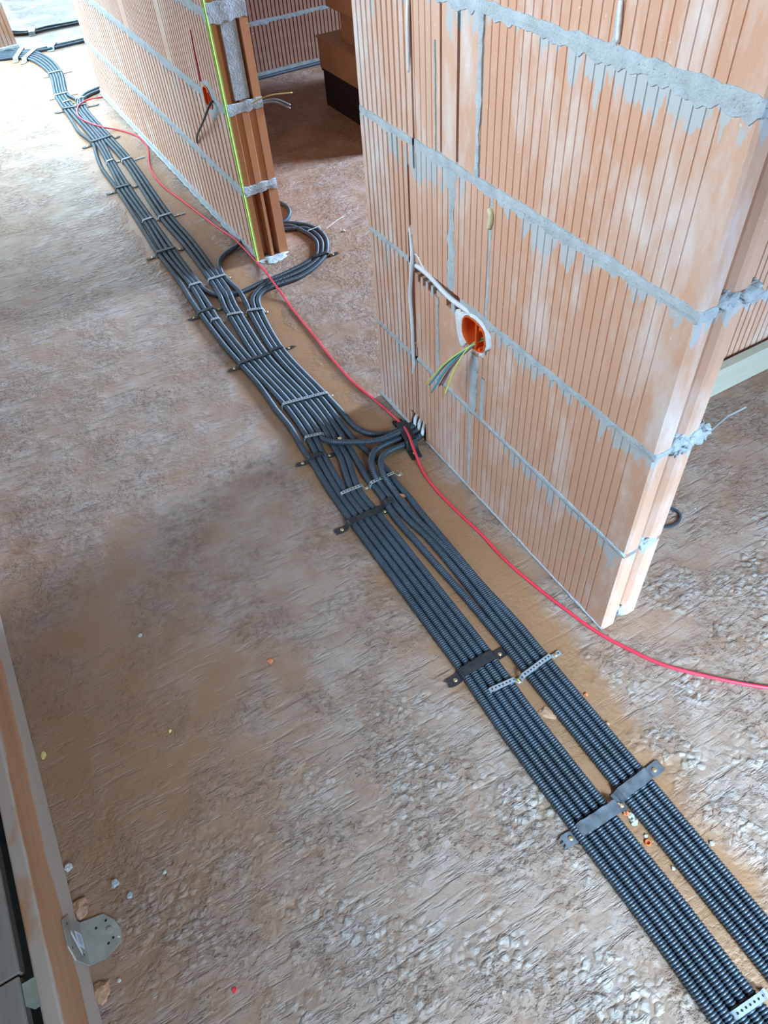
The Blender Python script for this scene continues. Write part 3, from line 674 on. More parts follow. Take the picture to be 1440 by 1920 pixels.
corrugated('corrugated_conduit', [(0.49,6.018,0.0083), (0.546,5.951,0.0083), (0.618,5.883,0.0083), (0.667,5.883,0.0083), (0.761,5.901,0.0083), (0.897,5.881,0.0083), (1.11,5.87,0.0083), (1.364,5.856,0.0083)],
    'farthest black conduit on the bright floor at the top left')
corrugated('corrugated_conduit', [(0.945,2.718,0.0083), (0.96,2.673,0.0083), (0.971,2.631,0.0083), (0.97,2.588,0.0083), (0.954,2.545,0.0083), (0.926,2.513,0.0083), (0.897,2.499,0.0083), (0.86,2.501,0.0083)],
    'short loop of black conduit showing behind the end of the left wall')
corrugated('corrugated_conduit', [(0.86, 4.04, R0), (1.4, 4.035, R0), (1.9, 4.035, R0), (2.6, 4.04, R0), (3.6, 4.04, R0)],
    'black conduit along the foot of the dark back wall', seg=10)

# ------------------------------------------------------------------ straps
def ribbon_path(A, B, hz, lugA, lugB, arch=0.0):
    """strap profile over a bundle: lug on the floor, up the side, across, down, lug"""
    A = Vector((A[0], A[1], 0)); B = Vector((B[0], B[1], 0)); d = (B - A).normalized()
    P = []
    def add(p, z): P.append(Vector((p.x, p.y, z)))
    if lugA: add(A - d * (lugA + 0.004), 0.0022); add(A - d * (lugA * 0.5 + 0.004), 0.0018); add(A - d * 0.004, 0.0025)
    else: add(A - d * 0.0015, 0.0015)
    add(A - d * 0.0015, hz * 0.45); add(A + d * 0.003, hz * 0.9)
    L = (B - A).length; n = max(3, int(L / 0.006))
    for i in range(1, n): add(A + d * (L * i / n), hz + arch * math.sin(math.pi * i / n))
    add(B - d * 0.003, hz * 0.9); add(B + d * 0.0015, hz * 0.45)
    if lugB: add(B + d * 0.004, 0.0025); add(B + d * (lugB * 0.5 + 0.004), 0.0018); add(B + d * (lugB + 0.004), 0.0022)
    else: add(B + d * 0.0015, 0.0015)
    return P, d
def strap(A, B, label, width=0.017, mat=None, lugA=0.028, lugB=0.02, hz=0.0185, screws=True, ragged=True, kind='black', arch=0.0, group=None):
    P, d = ribbon_path(A, B, hz, lugA, lugB, arch)
    side = Vector((-d.y, d.x, 0)); th = 0.0012
    mid = (Vector((A[0], A[1], 0)) + Vector((B[0], B[1], 0))) / 2
    root = empty('fixing_strap' if kind == 'black' else 'perforated_band', (mid.x, mid.y, 0))
    tag(root, label, 'strap' if kind == 'black' else 'metal band', group)
    m = MB(); vs = []; fs = []
    n = len(P)
    for i, p in enumerate(P):
        wv = width * (1 + (0.10 * noise.noise(Vector((p.x * 90, p.y * 90, 2))) if ragged else 0))
        nrm = Vector((0, 0, 1))
        t = (P[min(i+1, n-1)] - P[max(i-1, 0)]).normalized(); nrm = side.cross(t) * -1
        if nrm.z < 0: nrm = -nrm
        sk = 0.002 * noise.noise(Vector((p.x * 60, p.y * 60, 5))) if ragged else 0
        for s_, e in ((-1, 0), (1, 0), (1, 1), (-1, 1)):
            q = p + side * (s_ * wv / 2 + sk) + nrm * (th * e); vs.append(q)
    for i in range(n - 1):
        for k in range(4):
            a = i*4 + k; b = i*4 + (k+1) % 4
            fs.append((a, b, b + 4, a + 4))
    fs += [(3, 2, 1, 0), (n*4-4, n*4-3, n*4-2, n*4-1)]
    m.add(vs, fs, 0)
    if ragged:   # torn tips of the fabric
        for lug, tip, sg in ((lugA, P[0], -1), (lugB, P[-1], 1)):
            if lug > 0.018:
                for q in range(3):
                    off = side * ((q - 1) * width * 0.34)
                    b0 = tip + off; ln = 0.004 + 0.006 * random.random()
                    e = b0 + d * sg * ln + side * (0.004 * (random.random() - .5))
                    w2 = side * width * 0.10
                    m.add([b0 - w2 + Vector((0, 0, 0)), b0 + w2, e, b0 - w2 + Vector((0, 0, .0012)), b0 + w2 + Vector((0, 0, .0012)), e + Vector((0, 0, .001))],
                          [(0, 2, 1), (3, 4, 5), (0, 1, 4, 3), (1, 2, 5, 4), (2, 0, 3, 5)], 0)
    if kind == 'grey':
        L = 0; last = 0
        cum = [0]
        for i in range(1, n): cum.append(cum[-1] + (P[i] - P[i-1]).length)
        s = 0.006
        while s < cum[-1] - 0.004:
            i = max(j for j in range(n - 1) if cum[j] <= s)
            t = (P[i+1] - P[i]).normalized(); nr = side.cross(t) * -1
            if nr.z < 0: nr = -nr
            c = P[i] + t * (s - cum[i]) + nr * (th + 0.0003)
            ring = [c + t * (0.0019 * math.cos(a)) + side * (0.0019 * math.sin(a)) for a in [math.pi * k / 4 for k in range(8)]]
            m.add([q for q in ring], [tuple(range(8))], 1)
            s += 0.0078
    sb = m.build('strap' if kind == 'black' else 'band', [mat or TAPE, HOLE], None); put(root, sb)
    if screws:
        for lug, e, sg in ((lugA, A, -1), (lugB, B, 1)):
            if lug > 0.009:
                c = Vector((e[0], e[1], 0)) + d * sg * (0.004 + lug * 0.42)
                k = MB(); seg = 10
                rr = [(0.0, 0.0054), (0.0022, 0.0056), (0.0042, 0.0044), (0.0046, 0.0034)]
                vs = []; fs = []
                for r_, z_ in rr:
                    for a in range(seg): vs.append((c.x + max(r_, .0003) * math.cos(a*2*math.pi/seg), c.y + max(r_, .0003) * math.sin(a*2*math.pi/seg), z_))
                for i in range(3):
                    for a in range(seg): fs.append((i*seg+a, (i+1)*seg+a, (i+1)*seg+(a+1) % seg, i*seg+(a+1) % seg))
                k.add(vs, fs)
                put(root, k.build('screw', BRASS, None, smooth=True))
    return root
G1_ = 'black fixing straps'; G2_ = 'grey perforated bands'
def T(A, B, label, **kw): return strap(A, B, label, kind='black', group=G1_, **kw)
def G(A, B, label, **kw):
    kw.setdefault('width', 0.0085); kw.setdefault('lugA', 0.0); kw.setdefault('lugB', 0.010)
    return strap(A, B, label, mat=ZINC, kind='grey', ragged=False, group=G2_, **kw)
T((0.413,0.216,0.0083), (0.501,0.214,0.0083), 'wide dusty strap nearest the bottom, over the left conduit bundle', mat=TAPE_G, width=0.022, lugA=0.024, lugB=0.010)
T((0.516,0.226,0.0083), (0.586,0.23,0.0083), 'wide dusty strap on the right conduit bundle with a torn black lug at its right', mat=TAPE_G, width=0.022, lugA=0.008, lugB=0.026)
T((0.413,0.566,0.0083), (0.494,0.567,0.0083), 'black strap over the left bundle just below the near foot of the big brick wall', width=0.021, lugA=0.026, lugB=0.020)
T((0.404,1.034,0.0083), (0.494,1.03,0.0083), 'black strap with ragged outer tip below the grey band pair', width=0.018, lugA=0.026, lugB=0.012)
T((0.509,1.043,0.0083), (0.537,1.039,0.0083), 'short black strap end lapped over the single conduit between the bundles', width=0.017, lugA=0.010, lugB=0.0, screws=False)
T((0.421,1.287,0.0083), (0.466,1.279,0.0083), 'black strap on three conduits where one conduit crosses over to the wall', width=0.014, lugA=0.024, lugB=0.020)
T((0.424,1.766,0.0083), (0.524,1.757,0.0083), 'black strap over six conduits, star-shaped torn tip at its left', width=0.012, lugA=0.026, lugB=0.0)
T((0.531,1.769,0.0083), (0.573,1.768,0.0083), 'small black strap over three right-hand conduits with a lug pointing right', width=0.011, lugA=0.010, lugB=0.026)
T((0.415,2.097,0.0083), (0.474,2.096,0.0083), 'black strap over three conduits left of the conduit that ducks under', width=0.012, lugA=0.026, lugB=0.022)
T((0.423,2.561,0.0083), (0.498,2.558,0.0083), 'black strap over four conduits level with the near foot of the left wall', width=0.014, lugA=0.030, lugB=0.022)
T((0.449,3.189,0.0083), (0.515,3.187,0.0083), 'black strap over four conduits halfway along the left wall', width=0.016, lugA=0.034, lugB=0.026)
T((0.491,3.752,0.0083), (0.597,3.767,0.0083), 'black strap gathering seven conduits before they part', width=0.018, lugA=0.036, lugB=0.026)
T((0.483,4.286,0.0083), (0.55,4.267,0.0083), 'far dark strap on the four left conduits beside the loop of red cable', width=0.018, lugA=0.036, lugB=0.0)
T((0.551,4.274,0.0083), (0.603,4.269,0.0083), 'far dark strap on the three conduits under the loop of red cable', width=0.018, lugA=0.0, lugB=0.05)
T((0.877,2.187,0.0083), (0.94,2.186,0.0083), 'black strap tying the conduit coil beside the end of the left wall', width=0.016, lugA=0.012, lugB=0.030)
T((0.69,1.268,0.0083), (0.672,1.18,0.0083), 'broad black strap at the foot of the big wall, crossed by the red cable', width=0.030, lugA=0.024, lugB=0.034, hz=0.026)
G((0.435,-0.095,0.0083), (0.495,-0.099,0.0083), 'grey band at the very bottom edge of the photo', width=0.012, lugB=0.006)
G((0.508,0.497,0.0083), (0.588,0.505,0.0083), 'long grey band with nine holes on the right conduit bundle', width=0.010, lugB=0.02)
G((0.435,0.506,0.0083), (0.495,0.499,0.0083), 'grey band over four conduits of the left bundle beside the yellow plug', width=0.010, lugB=0.010)
G((0.513,1.118,0.0083), (0.586,1.117,0.0083), 'curved grey band just below the two bent conduits', width=0.0095, lugB=0.014)
G((0.434,1.127,0.0083), (0.496,1.123,0.0083), 'grey band on the left bundle above the ragged black strap', width=0.0095)
G((0.449,1.361,0.0083), (0.5,1.347,0.0083), 'short grey band where one conduit turns off to the wall', width=0.0095)
G((0.455,1.519,0.0083), (0.587,1.493,0.0083), 'longest grey band, spanning eight conduits side by side', width=0.010)
G((0.49,2.028,0.0083), (0.54,2.012,0.0083), 'grey band over the middle three conduits below the crossing', width=0.010)
G((0.554,2.013,0.0083), (0.605,1.992,0.0083), 'grey band where two conduits arrive from the coil', width=0.010)
G((0.436,2.03,0.0083), (0.467,2.026,0.0083), 'tiny grey band over two conduits below a black strap', width=0.011)
G((0.448,2.272,0.0083), (0.493,2.268,0.0083), 'grey band over the conduits where one ducks away under the others', width=0.011)
G((0.516,2.268,0.0083), (0.582,2.263,0.0083), 'grey band where the conduit from the left wall joins', width=0.011)
G((0.519,2.825,0.0083), (0.576,2.825,0.0083), 'grey band on the right group of three, upstream of the left wall end', width=0.011, lugB=0.045)
G((0.457,2.834,0.0083), (0.504,2.837,0.0083), 'grey band on the left group, beside the right group band', width=0.011, lugB=0.02)
G((0.553,3.454,0.0083), (0.601,3.458,0.0083), 'far grey band on the right group right after the conduits part', width=0.013, lugB=0.05)
G((0.491,3.482,0.0083), (0.529,3.487,0.0083), 'far grey band on the left group right after the conduits part', width=0.013, lugB=0.02)
G((0.545,4.902,0.0083), (0.623,4.902,0.0083), 'grey band on the far curve nearest the horizon', width=0.015, lugA=0.03, lugB=0.05, screws=False)
G((0.493,4.515,0.0083), (0.567,4.512,0.0083), 'grey band on the far curve just before the bundle divides', width=0.015, lugA=0.03, lugB=0.04, screws=False)
G((0.504,4.379,0.0083), (0.549,4.38,0.0083), 'narrow grey band over three far conduits', width=0.013, screws=False)
G((0.572,4.38,0.0083), (0.624,4.375,0.0083), 'grey band beside the far end of the left wall', width=0.013, screws=False)
G((0.445,5.333,0.0083), (0.518,5.511,0.0083), 'leftmost pale band on the far bend', width=0.03, lugA=0.03, screws=False)
G((0.486,5.284,0.0083), (0.579,5.43,0.0083), 'pale band at the corner of the far bend', width=0.03, lugA=0.04, screws=False)
G((0.67,5.4,0.0083), (0.704,5.477,0.0083), 'pale band on the pair of conduits crossing behind the bend', width=0.04, lugA=0.03, lugB=0.0, screws=False)
G((0.64,5.819,0.0083), (0.666,5.914,0.0083), 'pale band on the farthest pair of conduits', width=0.04, lugA=0.02, lugB=0.0, screws=False)

# zip tie on the coil with its long tail
root = empty('zip_tie', (0.984,2.388,0)); tag(root, 'white cable tie round the conduit coil with its tail sticking up', 'cable tie')
P_, d_ = ribbon_path((0.944,2.368,0.0083), (0.999,2.371,0.0083), 0.0185, 0.0, 0.0)
m = MB()
m.tube(P_, 0.0018, 6); put(root, m.build('loop', GREYP))
m = MB(); m.tube([(0.992,2.343,0.012), (1.01,2.335,0.022), (1.059,2.342,0.035), (1.091,2.346,0.04)], 0.0014, 6); put(root, m.build('tail', WHITE))

# ------------------------------------------------------------------ red cable
red = [(0.825,4.338,0.004), (0.762,4.342,0.004), (0.686,4.358,0.004), (0.615,4.313,0.019), (0.569,4.27,0.0205), (0.537,4.196,0.0205), (0.524,4.1,0.0205), (0.539,4.011,0.0205), (0.569,3.926,0.0205), (0.603,3.887,0.012), (0.635,3.871,0.004), (0.671,3.801,0.004), (0.7,3.706,0.004), (0.705,3.623,0.004), (0.695,3.526,0.004), (0.666,3.426,0.004), (0.644,3.34,0.004), (0.631,3.23,0.004), (0.63,3.104,0.004), (0.652,2.931,0.004),
       (0.673,2.752,0.004), (0.693,2.601,0.004), (0.701,2.501,0.014), (0.7,2.411,0.022), (0.706,2.35,0.012), (0.71,2.287,0.004), (0.705,2.209,0.012), (0.695,2.132,0.022), (0.691,2.062,0.02), (0.693,2.021,0.006), (0.687,1.934,0.004), (0.682,1.794,0.004), (0.674,1.644,0.004), (0.674,1.509,0.004), (0.686,1.41,0.004), (0.694,1.326,0.006), (0.69,1.265,0.018), (0.679,1.21,0.031), (0.662,1.155,0.03), (0.656,1.118,0.01),
       (0.649,1.08,0.004), (0.645,1.021,0.004), (0.649,0.927,0.004), (0.656,0.85,0.004), (0.658,0.749,0.004), (0.67,0.663,0.004), (0.686,0.581,0.004), (0.705,0.502,0.004), (0.732,0.438,0.004), (0.762,0.38,0.004), (0.813,0.319,0.004), (0.867,0.263,0.004), (0.938,0.2,0.004), (1.072,0.076,0.004)]
c = catmull(red, 0.008)
m = MB(); m.tube([tuple(p) for p in c], 0.0036, 10)
tag(m.build('red_cable', RED, smooth=True), 'red cable snaking over the floor along the conduits past both brick walls', 'cable')

# ------------------------------------------------------------------ white cables in the chase of the big wall
def cable(pts, r, mat, name, label, cat='cable', group=None, seg=8, step=0.006):
    c = catmull(pts, step); m = MB(); m.tube([tuple(p) for p in c], r, seg)
    return tag(m.build(name, mat, smooth=True), label, cat, group)
WC = 'white cables in the wall chase'
cable([(0.722,1.244,0.184), (0.717,1.231,0.217), (0.713,1.226,0.278), (0.713,1.226,0.352), (0.713,1.23,0.405), (0.712,1.222,0.462), (0.713,1.214,0.516), (0.718,1.225,0.546), (0.722,1.233,0.576), (0.73,1.247,0.602)], 0.0043, WHITE, 'white_cable',
      'thick white cable hanging down the upright chase in the big wall', group=WC)
cable([(0.724,1.223,0.477), (0.721,1.219,0.499), (0.721,1.214,0.526), (0.72,1.201,0.522), (0.72,1.185,0.506), (0.721,1.166,0.499), (0.724,1.144,0.494)], 0.0042, WHITE, 'white_cable',
      'white cable looping at the corner where the chase turns sideways', group=WC)
cable([(0.719,1.208,0.495), (0.717,1.174,0.499), (0.717,1.139,0.496), (0.717,1.111,0.49), (0.716,1.081,0.487), (0.717,1.048,0.486), (0.717,1.019,0.489), (0.722,1.002,0.483)], 0.0058, WHITE, 'white_cable',
      'white cable lying in the sideways slot down to the orange box', group=WC)
cable([(0.72,1.211,0.969), (0.72,1.21,1.012), (0.718,1.211,0.924), (0.718,1.21,0.893), (0.722,1.217,0.861)][:1] + [(0.716,1.207,0.955), (0.716,1.208,0.925), (0.717,1.21,0.893), (0.721,1.217,0.857)], 0.0035, WHITE, 'white_cable',
      'thin white cable showing in the upright crack at the top of the big wall', group=WC)
for i, (a, b, c_, lb) in enumerate([((0.719,1.239,0.013), (0.722, 1.245, 0.034), (0.742, 1.228, 0.075), 'white cable coming up from the rearmost conduit at the wall foot'),
        ((0.72,1.221,0.013), (0.722, 1.224, 0.030), (0.742, 1.222, 0.07), 'white cable between two others coming up at the wall foot'),
        ((0.715,1.199,0.013), (0.722, 1.203, 0.026), (0.742, 1.216, 0.065), 'white cable coming up from the nearest conduit at the wall foot')]):
    cable([a, tuple((Vector(a) + Vector(b)) / 2 + Vector((0, 0, 0.004))), b, c_], 0.0050, WHITE, 'white_cable', lb, group='white cables at the wall foot')
cable([(0.7155,0.725,1.053), (0.7155,0.723,1.038), (0.716,0.722,1.022), (0.718,0.722,1.01)], 0.0028, PLASTER, 'plaster_sliver', 'white sliver of filler in the upright joint at the top right of the big wall', 'filler')
cable([(0.7155,0.955,0.718), (0.713,0.945,0.715), (0.714,0.948,0.699), (0.7165,0.954,0.684)], [0.005][0], FOAM, 'mounting_foam', 'blob of yellow foam squeezed from the upright joint of the big wall', 'foam', step=0.004)

# ------------------------------------------------------------------ orange junction box in the big wall
def ring_pts(cy, cz, ry, rz, n=28, p=2.6):
    out = []
    for i in range(n):
        a = 2 * math.pi * i / n; c_, s_ = math.cos(a), math.sin(a)
        out.append((cy + ry * math.copysign(abs(c_) ** (2/p), c_), cz + rz * math.copysign(abs(s_) ** (2/p), s_)))
    return out
def junction_box(x, cy, cz, ry, rz, depth, lip, label, name='junction_box'):
    root = empty(name, (x, cy, cz)); tag(root, label, 'junction box')
    m = MB(); n = 28
    o = ring_pts(cy, cz, ry, rz, n); i_ = ring_pts(cy, cz, ry - 0.0022, rz - 0.0022, n)
    rows = [[(x + 0.003, *p) for p in o], [(x - lip, *p) for p in o], [(x - lip, *p) for p in i_], [(x + depth, *p) for p in i_]]
    vs = [p for r_ in rows for p in r_]; fs = []
    for r_ in range(3):
        for k in range(n): fs.append((r_*n+k, r_*n+(k+1) % n, (r_+1)*n+(k+1) % n, (r_+1)*n+k))
    fs.append(tuple(range(3*n, 4*n)))
    m.add(vs, fs); 
    # middle rib that stiffens the box and two screw bosses
    put(root, m.build('box_shell', ORANGE))
    m = MB(); m.box((x - lip + 0.001, cy - ry * 0.24, cz - rz * 0.93), (x + depth * 0.55, cy - ry * 0.17, cz + rz * 0.93))
    put(root, m.build('divider', ORANGE))
    for s in (-1, 1):
        m = MB(); m.tube([(x - lip + 0.0005, cy - ry * 0.55, cz + s * rz * 0.70), (x + depth * 0.6, cy - ry * 0.55, cz + s * rz * 0.70)], 0.0035, 8)
        put(root, m.build('screw_boss', ORANGE))
    return root
junction_box(0.718, 0.985, 0.4505, 0.040, 0.0335, 0.040, 0.006, 'orange plastic junction box set in white plaster on the big right wall, wires hanging out')
# white plaster dabbed round it
def patch(name, pts, x0, th, mat, label, cat, hole=None, seed=0):
    m = MB(); n = len(pts); c = (sum(p[0] for p in pts)/n, sum(p[1] for p in pts)/n)
    if hole:
        inner = hole
    else: inner = [(c[0] + (p[0]-c[0])*0.12, c[1] + (p[1]-c[1])*0.12) for p in pts]
    k = len(inner)
    def at(ring, t):
        f = t * len(ring); i = int(f) % len(ring); u = f - int(f); a = ring[i]; b = ring[(i+1) % len(ring)]
        return (a[0] + (b[0]-a[0])*u, a[1] + (b[1]-a[1])*u)
    nn = 72; rows = 5; vs = []; fs = []
    for j in range(nn):
        a = 2*math.pi*j/nn
        def ray(ring):
            best = None
            dx, dy = math.cos(a), math.sin(a)
            for i in range(len(ring)):
                p, q = ring[i], ring[(i+1) % len(ring)]
                ex, ey = q[0]-p[0], q[1]-p[1]; den = dx*ey - dy*ex
                if abs(den) < 1e-12: continue
                t = ((p[0]-c[0])*ey - (p[1]-c[1])*ex)/den; u = ((p[0]-c[0])*dy - (p[1]-c[1])*dx)/den
                if t > 0 and -1e-6 <= u <= 1+1e-6 and (best is None or t > best): best = t
            return best or 0.001
        ro = ray(pts); ri = min(ray(inner), ro * 0.97)
        for r_ in range(rows):
            u = r_/(rows-1); rr = ri + (ro-ri)*u
            y = c[0] + math.cos(a)*rr; z = c[1] + math.sin(a)*rr
            h = th * (1 - u**3) * (1 + 0.5*noise.noise(Vector((y*120+seed, z*120, 0)))) if r_ < rows-1 else -0.004
            vs.append((x0 - h, y, z))
    for j in range(nn):
        for r_ in range(rows-1):
            a0 = j*rows + r_; b0 = ((j+1) % nn)*rows + r_
            fs.append((a0, a0+1, b0+1, b0))
    m.add(vs, fs)
    return tag(m.build(name, mat, smooth=True), label, cat)
def yz(l): return [(p[1], p[2]) for p in l]
pp = yz([(0.718,1.064,0.462), (0.718,1.049,0.472), (0.718,1.03,0.473), (0.718,1.008,0.488), (0.718,0.984,0.495), (0.718,0.963,0.494), (0.718,0.948,0.481), (0.718,0.933,0.472), (0.718,0.929,0.446), (0.718,0.951,0.427), (0.718,0.955,0.406), (0.718,0.97,0.41), (0.718,0.989,0.414), (0.718,1.019,0.412), (0.718,1.03,0.387), (0.718,1.04,0.386), (0.718,1.049,0.405), (0.718,1.057,0.429)])
patch('plaster_patch', pp, 0.718, 0.004, PLASTER, 'white plaster dabbed around the orange box on the big right wall', 'plaster', hole=ring_pts(0.985, 0.4505, 0.041, 0.0345, 28))
# wires from the box
WG = 'coloured wires hanging from the orange box'
ends = [((0.64,1.052,0.312), W_YG, 'yellow-green wire, highest of the bunch, ending furthest left'), ((0.645,1.049,0.308), W_BLUE, 'blue-grey wire ending beside the leftmost yellow-green one'),
        ((0.64,1.022,0.316), W_GREY, 'grey-blue wire in the middle of the bunch'), ((0.65,1.016,0.325), W_BRN, 'brown wire crossing the middle of the bunch'),
        ((0.636,1.024,0.31), W_TEAL, 'teal wire hanging low in the bunch'), ((0.64,0.976,0.337), W_YG, 'yellow-green wire hanging lowest from the orange box'),
        ((0.652,1.005,0.337), W_VIO, 'dark violet wire on the right of the bunch'), ((0.655,1.028,0.331), W_BLUE, 'blue wire at the back of the bunch')]
starts = [(0.748, 0.965 + 0.004 * (i % 4), 0.442 + 0.007 * (i // 4)) for i in range(8)]
for i, ((e, mt, lb), s0) in enumerate(zip(ends, starts)):
    mid1 = (0.706, 0.982 + 0.002 * (i % 3), 0.428 - 0.002 * (i % 4)); 
    mid2 = tuple((Vector(mid1) * 0.5 + Vector(e) * 0.5) + Vector((-0.004, 0.0, 0.010)))
    cable([s0, (0.726, 0.975, 0.436 + 0.003 * (i % 3)), mid1, mid2, e], 0.0017, mt, 'wire', lb, 'wire', WG, seg=7)

# rod of the small tie that sticks out of the mortar
m = MB(); m.tube([(0.84,0.519,0.459), (0.808,0.492,0.52), (0.858,0.514,0.5)][:1] + [(0.862, 0.50, 0.515), (0.885, 0.49, 0.530)], 0.0017, 6)
tag(m.build('tie_end', GREYP), 'thin grey tie end sticking out of the mortar on the end of the big wall', 'cable tie')

# ------------------------------------------------------------------ left wall fittings
junction_box(0.718, 2.461, 0.496, 0.034, 0.032, 0.040, 0.006, 'small orange junction box in the left brick wall with one dark cable')
pp = yz([(0.718,2.498,0.536), (0.718,2.438,0.554), (0.718,2.395,0.534), (0.718,2.362,0.501), (0.718,2.359,0.477), (0.718,2.417,0.445), (0.718,2.465,0.409), (0.718,2.476,0.429), (0.718,2.493,0.446), (0.718,2.505,0.472), (0.718,2.504,0.5)])
patch('plaster_patch', pp, 0.718, 0.003, MORTAR, 'grey mortar dabbed around the small orange box on the left wall', 'mortar', hole=ring_pts(2.461, 0.496, 0.035, 0.033, 28))
cable([(0.745, 2.47, 0.485), (0.7,2.402,0.496), (0.69,2.46,0.443), (0.694,2.574,0.371), (0.706,2.675,0.315), (0.714,2.72,0.277)], 0.004, PIPE, 'dark_cable', 'dark cable hanging from the small orange box on the left wall')
m = MB(); m.tube([(0.7165, 2.3085, 0.0), (0.7165, 2.3085, 1.15)], 0.0036, 6)  # thin lime tube along the wall corner
tag(m.build('coloured_line', LIME), 'bright lime line down the corner of the left brick wall', 'line')
m = MB(); m.tube([(0.7172,2.493,0.673), (0.7172,2.503,0.605), (0.7172,2.51,0.53)], 0.0028, 6)  # thin crimson tube on the wall face
tag(m.build('coloured_line', PINKM), 'thin crimson line on the left wall above the orange box', 'line')
cable([(0.80, 2.304, 0.50), (0.85, 2.29, 0.515), (0.93, 2.27, 0.512)], 0.0018, CHIP_Y, 'wire', 'yellowish wire sticking out past the end of the left wall', 'wire', 'wires past the end of the left wall')
cable([(0.84, 2.33, 0.49), (0.88, 2.31, 0.495), (0.92, 2.28, 0.475)], 0.0022, W_GREY, 'wire', 'upper grey wire drooping past the end of the left wall', 'wire', 'wires past the end of the left wall')
cable([(0.84, 2.33, 0.485), (0.88, 2.31, 0.487), (0.915, 2.275, 0.468)], 0.0022, W_GREY, 'wire', 'lower grey wire drooping past the end of the left wall', 'wire', 'wires past the end of the left wall')

# ------------------------------------------------------------------ things in the dark room behind
root = empty('black_crate', (1.60, 3.2, 0)); tag(root, 'black box on the floor of the dark back room under a tan one', 'box')
def bevel_box(a, b, r, mat, name):
    bm_ = MB(); bm_.box(a, b); o = bm_.build(name, mat); md = o.modifiers.new('b', 'BEVEL'); md.width = r; md.segments = 2; return o
put(root, bevel_box((1.595, 2.80, 0.0), (2.15, 3.49, 0.150), 0.004, BLACKB, 'body'))
put(root, bevel_box((1.590, 2.795, 0.150), (2.155, 3.495, 0.162), 0.002, BLACKB, 'rim'))
root = empty('tan_box', (1.60, 3.2, 0.162)); tag(root, 'low tan wooden box lying on the black box in the back room', 'box')
put(root, bevel_box((1.585, 2.79, 0.162), (2.16, 3.495, 0.285), 0.003, CARTON, 'body'))
put(root, bevel_box((1.580, 2.785, 0.285), (2.165, 3.50, 0.293), 0.001, CARTON, 'lid'))
root = empty('tan_box', (1.7, 3.1, 0.293)); tag(root, 'tall tan wooden box standing on top of the low tan one', 'box')
put(root, bevel_box((1.635, 2.85, 0.293), (2.15, 3.34, 0.42), 0.003, CARTON, 'body'))
put(root, bevel_box((1.60, 2.83, 0.42), (2.16, 3.40, 1.25), 0.003, CARTON, 'upper_case'))

m = MB(); m.box((1.30, 0.905, 0.0), (3.2, 0.932, 0.088)); o = m.build('timber_board', TIMBER3)
md = o.modifiers.new('b', 'BEVEL'); md.width = 0.002
tag(o, 'pale wooden board standing against the foot of the wall at the right edge', 'board')
# conduit stub ring in the floor
m = MB(); n = 24
c0 = (1.045, 0.655)
vs = []; fs = []
for r_, z_ in ((0.036, 0.0), (0.036, 0.006), (0.031, 0.006), (0.031, 0.0)):
    for k in range(n): vs.append((c0[0] + r_*math.cos(2*math.pi*k/n), c0[1] + r_*0.8*math.sin(2*math.pi*k/n), z_))
for i in range(3):
    for k in range(n): fs.append((i*n+k, i*n+(k+1) % n, (i+1)*n+(k+1) % n, (i+1)*n+k))
m.add(vs, fs); tag(m.build('black_ring', PIPE), 'black plastic ring lying on the floor behind the end of the big wall', 'ring')

# ------------------------------------------------------------------ shuttering boards at the stair opening
m = MB()
ys = [-0.9 + 0.1 * i for i in range(28)]
m.box((-0.3955, -0.9, 0.0), (-0.372, 1.75, 0.166))
o = m.build('shuttering_board', TIMBER); md = o.modifiers.new('b', 'BEVEL'); md.width = 0.003; md.segments = 2
tag(o, 'long brown wooden board standing on edge along the left side of the floor', 'board')
m = MB(); m.box((-0.66, -0.9, -0.075), (-0.492, 0.52, -0.05)); o = m.build('grey_plank', TIMBER2); md = o.modifiers.new('b', 'BEVEL'); md.width = 0.002
tag(o, 'grey plank lying left of the standing board at the bottom left corner, nearer of two', 'board')
m = MB(); m.box((-0.70, 0.524, -0.075), (-0.489, 1.7, -0.05)); o = m.build('grey_plank', TIMBER2); md = o.modifiers.new('b', 'BEVEL'); md.width = 0.002
tag(o, 'grey plank lying left of the standing board, farther of two', 'board')
m = MB(); m.box((-0.49, 0.47, -0.085), (-0.398, 0.505, -0.05)); o = m.build('cross_batten', TIMBER3)
tag(o, 'pale batten crossing below the gap between the boards', 'board')
# steel angle
root = empty('steel_angle_bracket', (-0.36, 0.485, 0)); tag(root, 'galvanised steel angle bracket screwed to the floor against the standing board', 'bracket')
m = MB()
fl = [(-0.372, 0.525), (-0.331, 0.517), (-0.318, 0.500), (-0.312, 0.482), (-0.316, 0.462), (-0.345, 0.452), (-0.372, 0.455)]
m.prism(fl[::-1], 0.0005, 0.003)
o = m.build('floor_flange', STEEL); put(root, o)
m = MB()
vf = [(0.455, 0.0), (0.525, 0.0), (0.528, 0.045), (0.512, 0.080), (0.470, 0.082), (0.452, 0.060)]
m.add([(-0.3715, y, z) for y, z in vf] + [(-0.3690, y, z) for y, z in vf], [tuple(range(6)), tuple(range(6, 12))[::-1]] + [(i, (i+1) % 6, 6+(i+1) % 6, 6+i) for i in range(6)])
put(root, m.build('wall_flange', STEEL))
def disc(c, r, nrm, n=10):
    c = Vector(c); nrm = Vector(nrm); a = nrm.orthogonal().normalized(); b = nrm.cross(a)
    return [c + a * r * math.cos(2*math.pi*k/n) + b * r * math.sin(2*math.pi*k/n) for k in range(n)]
for x, y in ((-0.347, 0.502), (-0.335, 0.470), (-0.326, 0.474), (-0.330, 0.505)):
    m = MB(); m.add(disc((x, y, 0.0033), 0.0022, (0, 0, 1)), [tuple(range(10))]); put(root, m.build('hole', HOLE))
